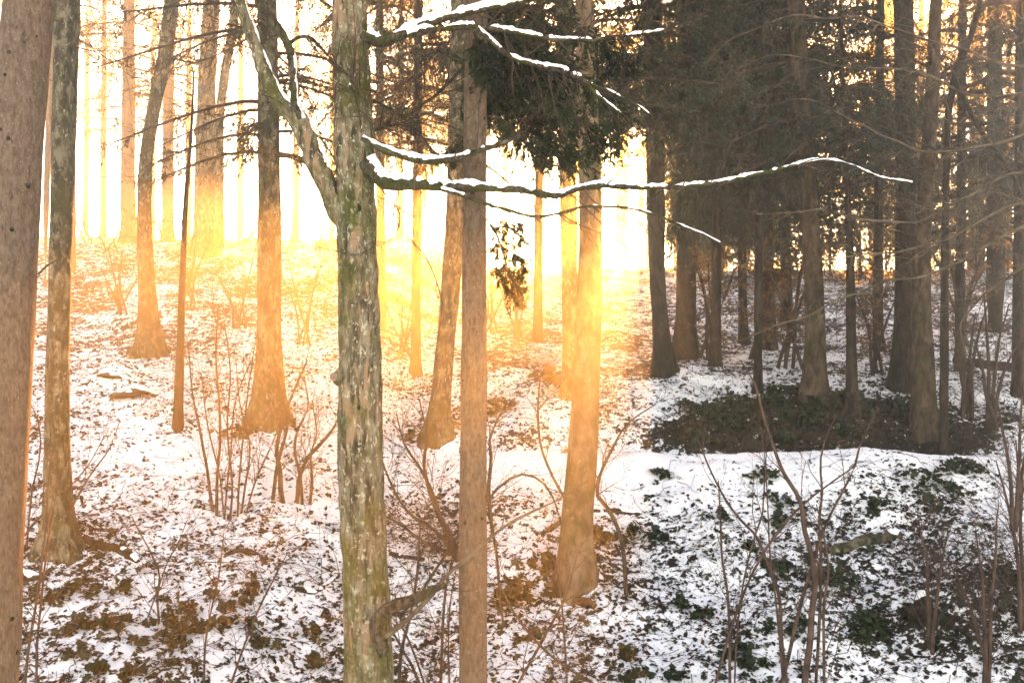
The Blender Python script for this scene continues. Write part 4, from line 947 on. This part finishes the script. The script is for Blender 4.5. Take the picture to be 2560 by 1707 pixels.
N = len(pos); az = rng.uniform(0, 6.283, N); L = rng.uniform(0.12, 0.6, N); K = 5
tw = []
for q in np.linspace(-0.5, 0.5, K):
    b = az + q * rng.normal(0, 0.5, N)
    x = pos[:, 0] + np.cos(b) * L * q; y = pos[:, 1] + np.sin(b) * L * q
    tw.append(np.stack([x, y, ground_h(x, y) + 0.012 + 0.02 * rng.uniform(-0.5, 1, N)], -1))
V, F = tubes(np.stack(tw, 1), rng.uniform(0.002, 0.006, N)[:, None] * np.linspace(1, 0.4, K)[None], 3)
tag(obj('fallen_twigs', mesh_np('fallen_twigs', [(V, F, 0)], [M_TWIG])), 'thin fallen twigs strewn over the snowy slope', 'twigs', kind='stuff')
# thick ivy on the bank above the path
N = 8000
x = rng.normal(4.9, 1.7, N); y = rng.uniform(18.2, 20.3, N)
keep = (fbm(x * 1.6, y * 1.6, None, 71, 3) + 0.15 - np.abs(y - 18.8) * 0.35 - 2 * sstep(3.2, 2.0, x)) > 0
x, y = x[keep], y[keep]
pos = np.stack([x, y, ground_h(x, y) + rng.uniform(0.0, 0.16, len(x))], -1)
V, F = leaf_cloud(len(pos), pos, rng.uniform(0.05, 0.10, len(pos)), rng, True, 0.7)
tag(obj('ivy_bank', mesh_np('ivy_bank', [(V, F, 0)], [M_IVY], smooth=False)), 'thick dark ivy carpet covering the bank above the path', 'ivy', kind='stuff')

def ivy_tuft(px, py, size, n, label, group, seed, d=None, h=0.14):
    d = d or base_at(px, py)
    a = P3(px, py, d); g = float(ground_h(a[0], a[1]))
    root = thing('ivy_plant', label, 'ivy', (float(a[0]), float(a[1]), g), group)
    r = np.random.default_rng(seed)
    nc = 5; cxy = r.normal(0, size * 0.55, (nc, 2)); ci = r.integers(0, nc, n)
    x = cxy[ci, 0] + r.normal(0, size * 0.22, n); y = cxy[ci, 1] * 0.7 + r.normal(0, size * 0.2, n)
    z = ground_h(a[0] + x, a[1] + y) - g + r.uniform(0.0, h, n) * np.exp(-(x ** 2 + y ** 2) / size ** 2)
    V, F = leaf_cloud(n, np.stack([x, y, z + 0.012], -1), r.uniform(0.055, 0.11, n), r, True, 0.7)
    obj('leaves', mesh_np('leaves', [(V, F, 0)], [M_IVY], smooth=False), root)
    k = min(n // 4, 14)
    P = np.stack([np.stack([np.zeros(k), np.zeros(k), np.zeros(k) + 0.0], -1), np.stack([x[:k] * 0.5, y[:k] * 0.5, z[:k] * 0.5 + 0.03], -1), np.stack([x[:k], y[:k], z[:k]], -1)], 1)
    V, F = tubes(P, np.full((k, 3), 0.003), 3)
    obj('stems', mesh_np('stems', [(V, F, 0)], [M_TWIG]), root)
    return root
G1 = 'ivy tufts on the open slope below the path ledge'
L1 = 'dark green ivy tuft poking through the white slope below the path ledge'
for k, (px, py, s) in enumerate([(180, 1490, .34), (185, 1570, .16), (260, 1575, .2), (320, 1485, .14), (305, 1585, .2), (450, 1530, .22), (410, 1575, .2), (480, 1590, .25), (555, 1595, .24), (410, 1615, .25), (660, 1620, .14), (190, 1655, .12), (780, 1590, .15), (790, 1668, .14), (360, 1695, .2), (240, 1690, .12), (570, 1515, .22), (640, 1480, .16),
        (1920, 1195, .22), (1940, 1260, .16), (2180, 1285, .18), (1945, 1310, .14), (1890, 1390, .14), (1940, 1435, .2), (1640, 1355, .14), (1590, 1330, .14), (1700, 1520, .1), (1800, 1290, .12), (1760, 1545, .1), (1650, 1200, .2), (1330, 1600, .12), (1560, 1650, .14), (1610, 1690, .14), (1700, 1690, .12), (1880, 1670, .16), (1390, 1480, .16), (2000, 1590, .22), (1840, 1640, .2)]):
    if px < 900: ivy_tuft(px, py, s, int(14 + 150 * s), 'dark ivy tuft in the littered snow between the thick spruce and the lichen-covered tree', 'ivy tufts below the mossy trunk', 600 + k)
    else: ivy_tuft(px, py, s, int(14 + 150 * s), L1, G1, 600 + k)
for k, (px, py, s, lab) in enumerate([(1290, 1490, .32, 'large ivy tuft at the right of the slim spruce foot'), (1525, 1370, .32, 'ivy mound hugging the right foot of the smooth tan trunk'), (1370, 1430, .2, 'ivy tuft at the left foot of the smooth tan trunk'), (1085, 1075, .34, 'ivy mat wrapping the foot of the curved trunk'), (1265, 1025, .34, 'brownish ivy mound above the path right of the slim spruce'), (1380, 950, .3, 'ivy heap beside the slender lichen-flecked spruce'), (2310, 1225, .36, 'ivy tuft lit up within the sunlit snow patch'), (2410, 1190, .36, 'flat ivy patch beyond the sunlit snow patch'), (2170, 1580, .3, 'dark ivy and bramble below the mossy stump'), (690, 1060, .5, 'ivy and bramble skirt around the stout spruce foot'), (2100, 1470, .3, 'dark ivy beside the snow-capped mossy stump')]):
    ivy_tuft(px, py, s, int(40 + 230 * s), lab, None, 660 + k, h=0.22)

# brambles: thin arching dark canes at the foot of the right bank would be lost in the ivy; rods of grass-like twigs instead
def sticks(px, py, w, n, label, seed, mat=M_TWIG, name='brushwood', ln=(0.3, 0.9)):
    d = base_at(px, py); a = P3(px, py, d); g = float(ground_h(a[0], a[1])); r = np.random.default_rng(seed)
    root = thing(name, label, 'brushwood', (float(a[0]), float(a[1]), g))
    b = np.stack([r.uniform(-w, w, n), r.uniform(-w * 0.5, w * 0.5, n)], -1)
    az = r.uniform(0, 6.28, n); L = r.uniform(*ln, n); el = r.uniform(0.05, 0.9, n)
    K = 5; s = np.linspace(0, 1, K)[None, :, None]
    dirv = np.stack([np.cos(az) * np.cos(el), np.sin(az) * np.cos(el), np.sin(el)], -1)[:, None, :]
    base = np.concatenate([b, (ground_h(a[0] + b[:, 0], a[1] + b[:, 1]) - g)[:, None]], -1)[:, None, :]
    P = base + dirv * L[:, None, None] * s - np.array([0, 0, 1.0]) * (s ** 2) * (L * np.sin(el) * 0.6)[:, None, None]
    A, RA = grow(P, np.full((n, K), 0.004), 3, (0.1, 0.4), (25, 60), up=0.0, wig=0.2, K=4, rr=0.6, rng=r)
    V, F = tubes(P, np.linspace(0.005, 0.0025, K)[None].repeat(n, 0), 4)
    obj('twigs', mesh_np('twigs', [(V, F, 0), (*tubes(A, np.maximum(RA, 0.002), 3), 0)], [mat]), root)
sticks(2240, 1085, 1.0, 90, 'brown brushwood heaped around the foot of the twig-covered trunk', 701, M_TWIGRED)
sticks(2000, 1060, 1.2, 90, 'tangle of dark twigs in the ivy of the bank', 702)
sticks(2450, 1380, 0.9, 80, 'brown bramble tangle covering the litter slope', 703, M_TWIGRED)
sticks(1060, 1340, 0.8, 60, 'tangle of fallen twigs left of the slim spruce', 704)
sticks(640, 1400, 0.9, 40, 'loose fallen twigs below the many-stemmed shrub', 705)
sticks(1290, 900, 0.9, 70, 'dead brushwood heap on the upper slope behind the slim spruce', 706, M_TWIGRED)

def fallen(name, label, pts, mat, seed, snow=None, sides=12, amp=0.008, cat='log', d=None, part='wood'):
    """a branch or log lying on the ground: pixel points with widths, distances from the ground"""
    P = []
    for (x, y, w) in pts:
        dd = d or base_at(x, y + w * 0.4)
        q = P3(x, y, dd); r = w * 0.5 * dd / FPX
        q[2] = (float(ground_h(q[0], q[1])) + r * 0.12) if d is None else q[2]
        P.append([*q, r])
    path = smooth_path(np.array(P), 40)
    loc = path[0, :3].copy(); root = thing(name, label, cat, tuple(float(v) for v in loc))
    q = path.copy(); q[:, :3] -= loc
    o = obj(part, mesh_np(part, [(V, F, 0) for V, F in log_tube(q, 16, amp + 0.012, seed, 11, 1.0)], [mat]), root)
    snow = snow or (0.45, 0.5)
    if snow:
        V, F = snow_on(q[:, :3], q[:, 3], seed, *snow); obj('snow', mesh_np('snow', [(V, F, 0)], [M_SNOW]), root)
    return root
fallen('tree_root', 'long bare root running down from the mossy trunk foot', [(200, 1330, 26), (240, 1352, 24), (290, 1370, 22), (330, 1386, 22), (345, 1400, 12)], M_DARK, 801)
fallen('tree_root', 'dark root lying beside the thick spruce trunk', [(30, 1425, 26), (70, 1436, 26), (110, 1452, 18)], M_DARK, 802)
fallen('fallen_log', 'thick dark log lying across the thicket edge with snow along its top', [(2385, 900, 20), (2450, 908, 22), (2520, 918, 24), (2600, 925, 24)], M_DARK, 803, (0.6, 0.5), d=21.0)
fallen('fallen_branch', 'short dark broken branch on the snow right of the smooth tan trunk', [(1510, 1268, 12), (1550, 1276, 14), (1600, 1280, 12)], M_DARK, 804, cat='branch')
fallen('fallen_branch', 'mossy dark branch lying below the smooth tan trunk', [(1380, 1480, 14), (1430, 1492, 20), (1475, 1512, 20), (1490, 1520, 12)], M_DARK, 805, (0.25, 0.5), cat='branch')
fallen('fallen_branch', 'dark branch resting against the left foot of the smooth tan trunk', [(1355, 1330, 10), (1380, 1310, 16), (1415, 1290, 20)], M_DARK, 806, cat='branch')
fallen('fallen_branch', 'curved dead branch lying below the many-stemmed shrub', [(560, 1400, 14), (600, 1370, 18), (640, 1378, 14), (665, 1410, 10)], M_DARK, 807, cat='branch')
fallen('fallen_branch', 'snow-dusted pale branch on the ground left of the lichen-covered tree', [(735, 1470, 10), (780, 1478, 12), (820, 1450, 9), (850, 1430, 6)], M_DARK, 808, (0.8, 1.0), cat='branch')
fallen('fallen_branch', 'dark stick lying between the slim spruce and the lichen-covered tree', [(975, 1385, 10), (1010, 1392, 12), (1060, 1400, 10)], M_DARK, 809, (0.4, 0.6), cat='branch')
fallen('fallen_log', 'low mossy log half sunk in the litter on the right slope', [(2080, 1375, 26), (2130, 1355, 34), (2190, 1335, 34), (2250, 1330, 20)], M_MOSSY, 810, (0.3, 0.5))
fallen('fallen_branch', 'dark fallen branch on the slope below the whips', [(1450, 1275, 8), (1500, 1268, 10)], M_DARK, 812, cat='branch')

def stump(px, py, w, hpx, label, seed):
    d = base_at(px, py); a = P3(px, py, d); g = float(ground_h(a[0], a[1])); r = w * 0.5 * d / FPX; h = hpx * d / FPX
    root = thing('tree_stump', label, 'stump', (float(a[0]), float(a[1]), g))
    path = np.array([[0, 0, -0.15, r * 1.7], [0, 0, 0.02, r * 1.45], [0.01, 0, h * 0.35, r * 1.05], [0.02, 0, h * 0.75, r * 0.92], [0.03, 0.01, h * 0.95, r * 0.7], [0.03, 0.02, h * 1.05, r * 0.3]])
    obj('wood', mesh_np('wood', [(V, F, 0) for V, F in log_tube(smooth_path(path, 26), 30, 0.03, seed, 11, 0.3)], [M_DARK]), root)
    sp = np.array([[-r * 0.75, -0.02, h * 0.80, 0.01], [-r * 0.4, -0.03, h * 0.99, 0.045], [0, -0.02, h * 1.05, 0.06], [r * 0.5, -0.02, h * 0.97, 0.045], [r * 0.85, 0.0, h * 0.75, 0.012]])
    obj('snow', mesh_np('snow', [(V, F, 0) for V, F in log_tube(smooth_path(sp, 18), 14, 0.02, seed + 1, 14, 1)], [M_SNOW]), root)
stump(2305, 1540, 50, 40, 'snow-capped mossy stump on the lower right slope', 821)
def hummock(px, py, w, label, seed):
    d = base_at(px, py); a = P3(px, py, d); g = float(ground_h(a[0], a[1])); r = w * 0.5 * d / FPX
    th, ph = np.meshgrid(np.arange(28) / 28 * 2 * np.pi, np.linspace(0, 1, 12), indexing='xy')
    rr = r * (1 - ph ** 1.4) ; z = r * 0.36 * ph ** 0.8 - 0.08
    n = 1 + 0.45 * fbm(np.cos(th) * 2.3 + seed, np.sin(th) * 1.7, ph * 2, seed, 3)
    V = np.stack([np.cos(th) * rr * n, np.sin(th) * rr * n * 0.7, z * n], -1).reshape(-1, 3)
    k, s = np.meshgrid(np.arange(11), np.arange(28), indexing='ij'); s2 = (s + 1) % 28
    F = np.stack([k * 28 + s, k * 28 + s2, (k + 1) * 28 + s2, (k + 1) * 28 + s], -1).reshape(-1, 4)
    root = thing('rootstock', label, 'stump', (float(a[0]), float(a[1]), g))
    obj('wood', mesh_np('wood', [(V, F, 0)], [M_DARK]), root)
    V2 = V.copy(); V2[:, 2] = V2[:, 2] * 1.2 + 0.03; V2[:, :2] *= 0.93; V2[:, 1] += r * 0.14; V2[:, 0] += r * 0.1 * vnoise(V2[:, 0] * 5, V2[:, 1] * 5, None, seed)
    V2[:, 2] += 0.02 * vnoise(V2[:, 0] * 9, V2[:, 1] * 9, None, seed)
    obj('snow', mesh_np('snow', [(V2, F, 0)], [M_SNOW]), root)
hummock(330, 985, 120, 'upturned mossy rootstock under snow on the upper slope', 831)
hummock(270, 930, 70, 'low snow-topped hummock beside the upturned rootstock', 832)

# ------------------------------------------------------------------ haze
def haze_box(x0, x1, y0, y1, z0, z1):
    V = np.array([(x, y, z) for z in (z0, z1) for (x, y) in ((x0, y0), (x1, y0), (x1, y1), (x0, y1))], float)
    F = np.array([(3, 2, 1, 0), (4, 5, 6, 7), (0, 1, 5, 4), (1, 2, 6, 5), (2, 3, 7, 6), (3, 0, 4, 7)])
    m, nt, out = new_mat('haze'); g = NT(nt)
    v = g.n('ShaderNodeVolumePrincipled')
    v.inputs['Color'].default_value = (0.96, 0.96, 0.96, 1)
    v.inputs['Density'].default_value = HAZE_DENSITY
    v.inputs['Anisotropy'].default_value = HAZE_G
    g.l(v.outputs[0], out.inputs['Volume'])
    o = tag(obj('haze', mesh_np('haze', [(V, F, 0)], [m], smooth=False)), 'thin morning haze filling the wood', 'haze', kind='stuff')
zmax = max((o.matrix_world @ Vector(c)).z for o in [x for x in SC.objects if x.type == 'MESH'] for c in o.bound_box) if False else None
bpy.context.view_layer.update()
zmax = max((o.matrix_world @ Vector(c)).z for o in SC.objects if o.type == 'MESH' for c in o.bound_box)
haze_box(-102, 102, -32, 86, -1.0, zmax + 0.5)
print('ZMAX', zmax, 'tris', sum(len(m.polygons) for m in bpy.data.meshes))
for k in list(SC.objects):
    if '_d' in k: del k['_d']
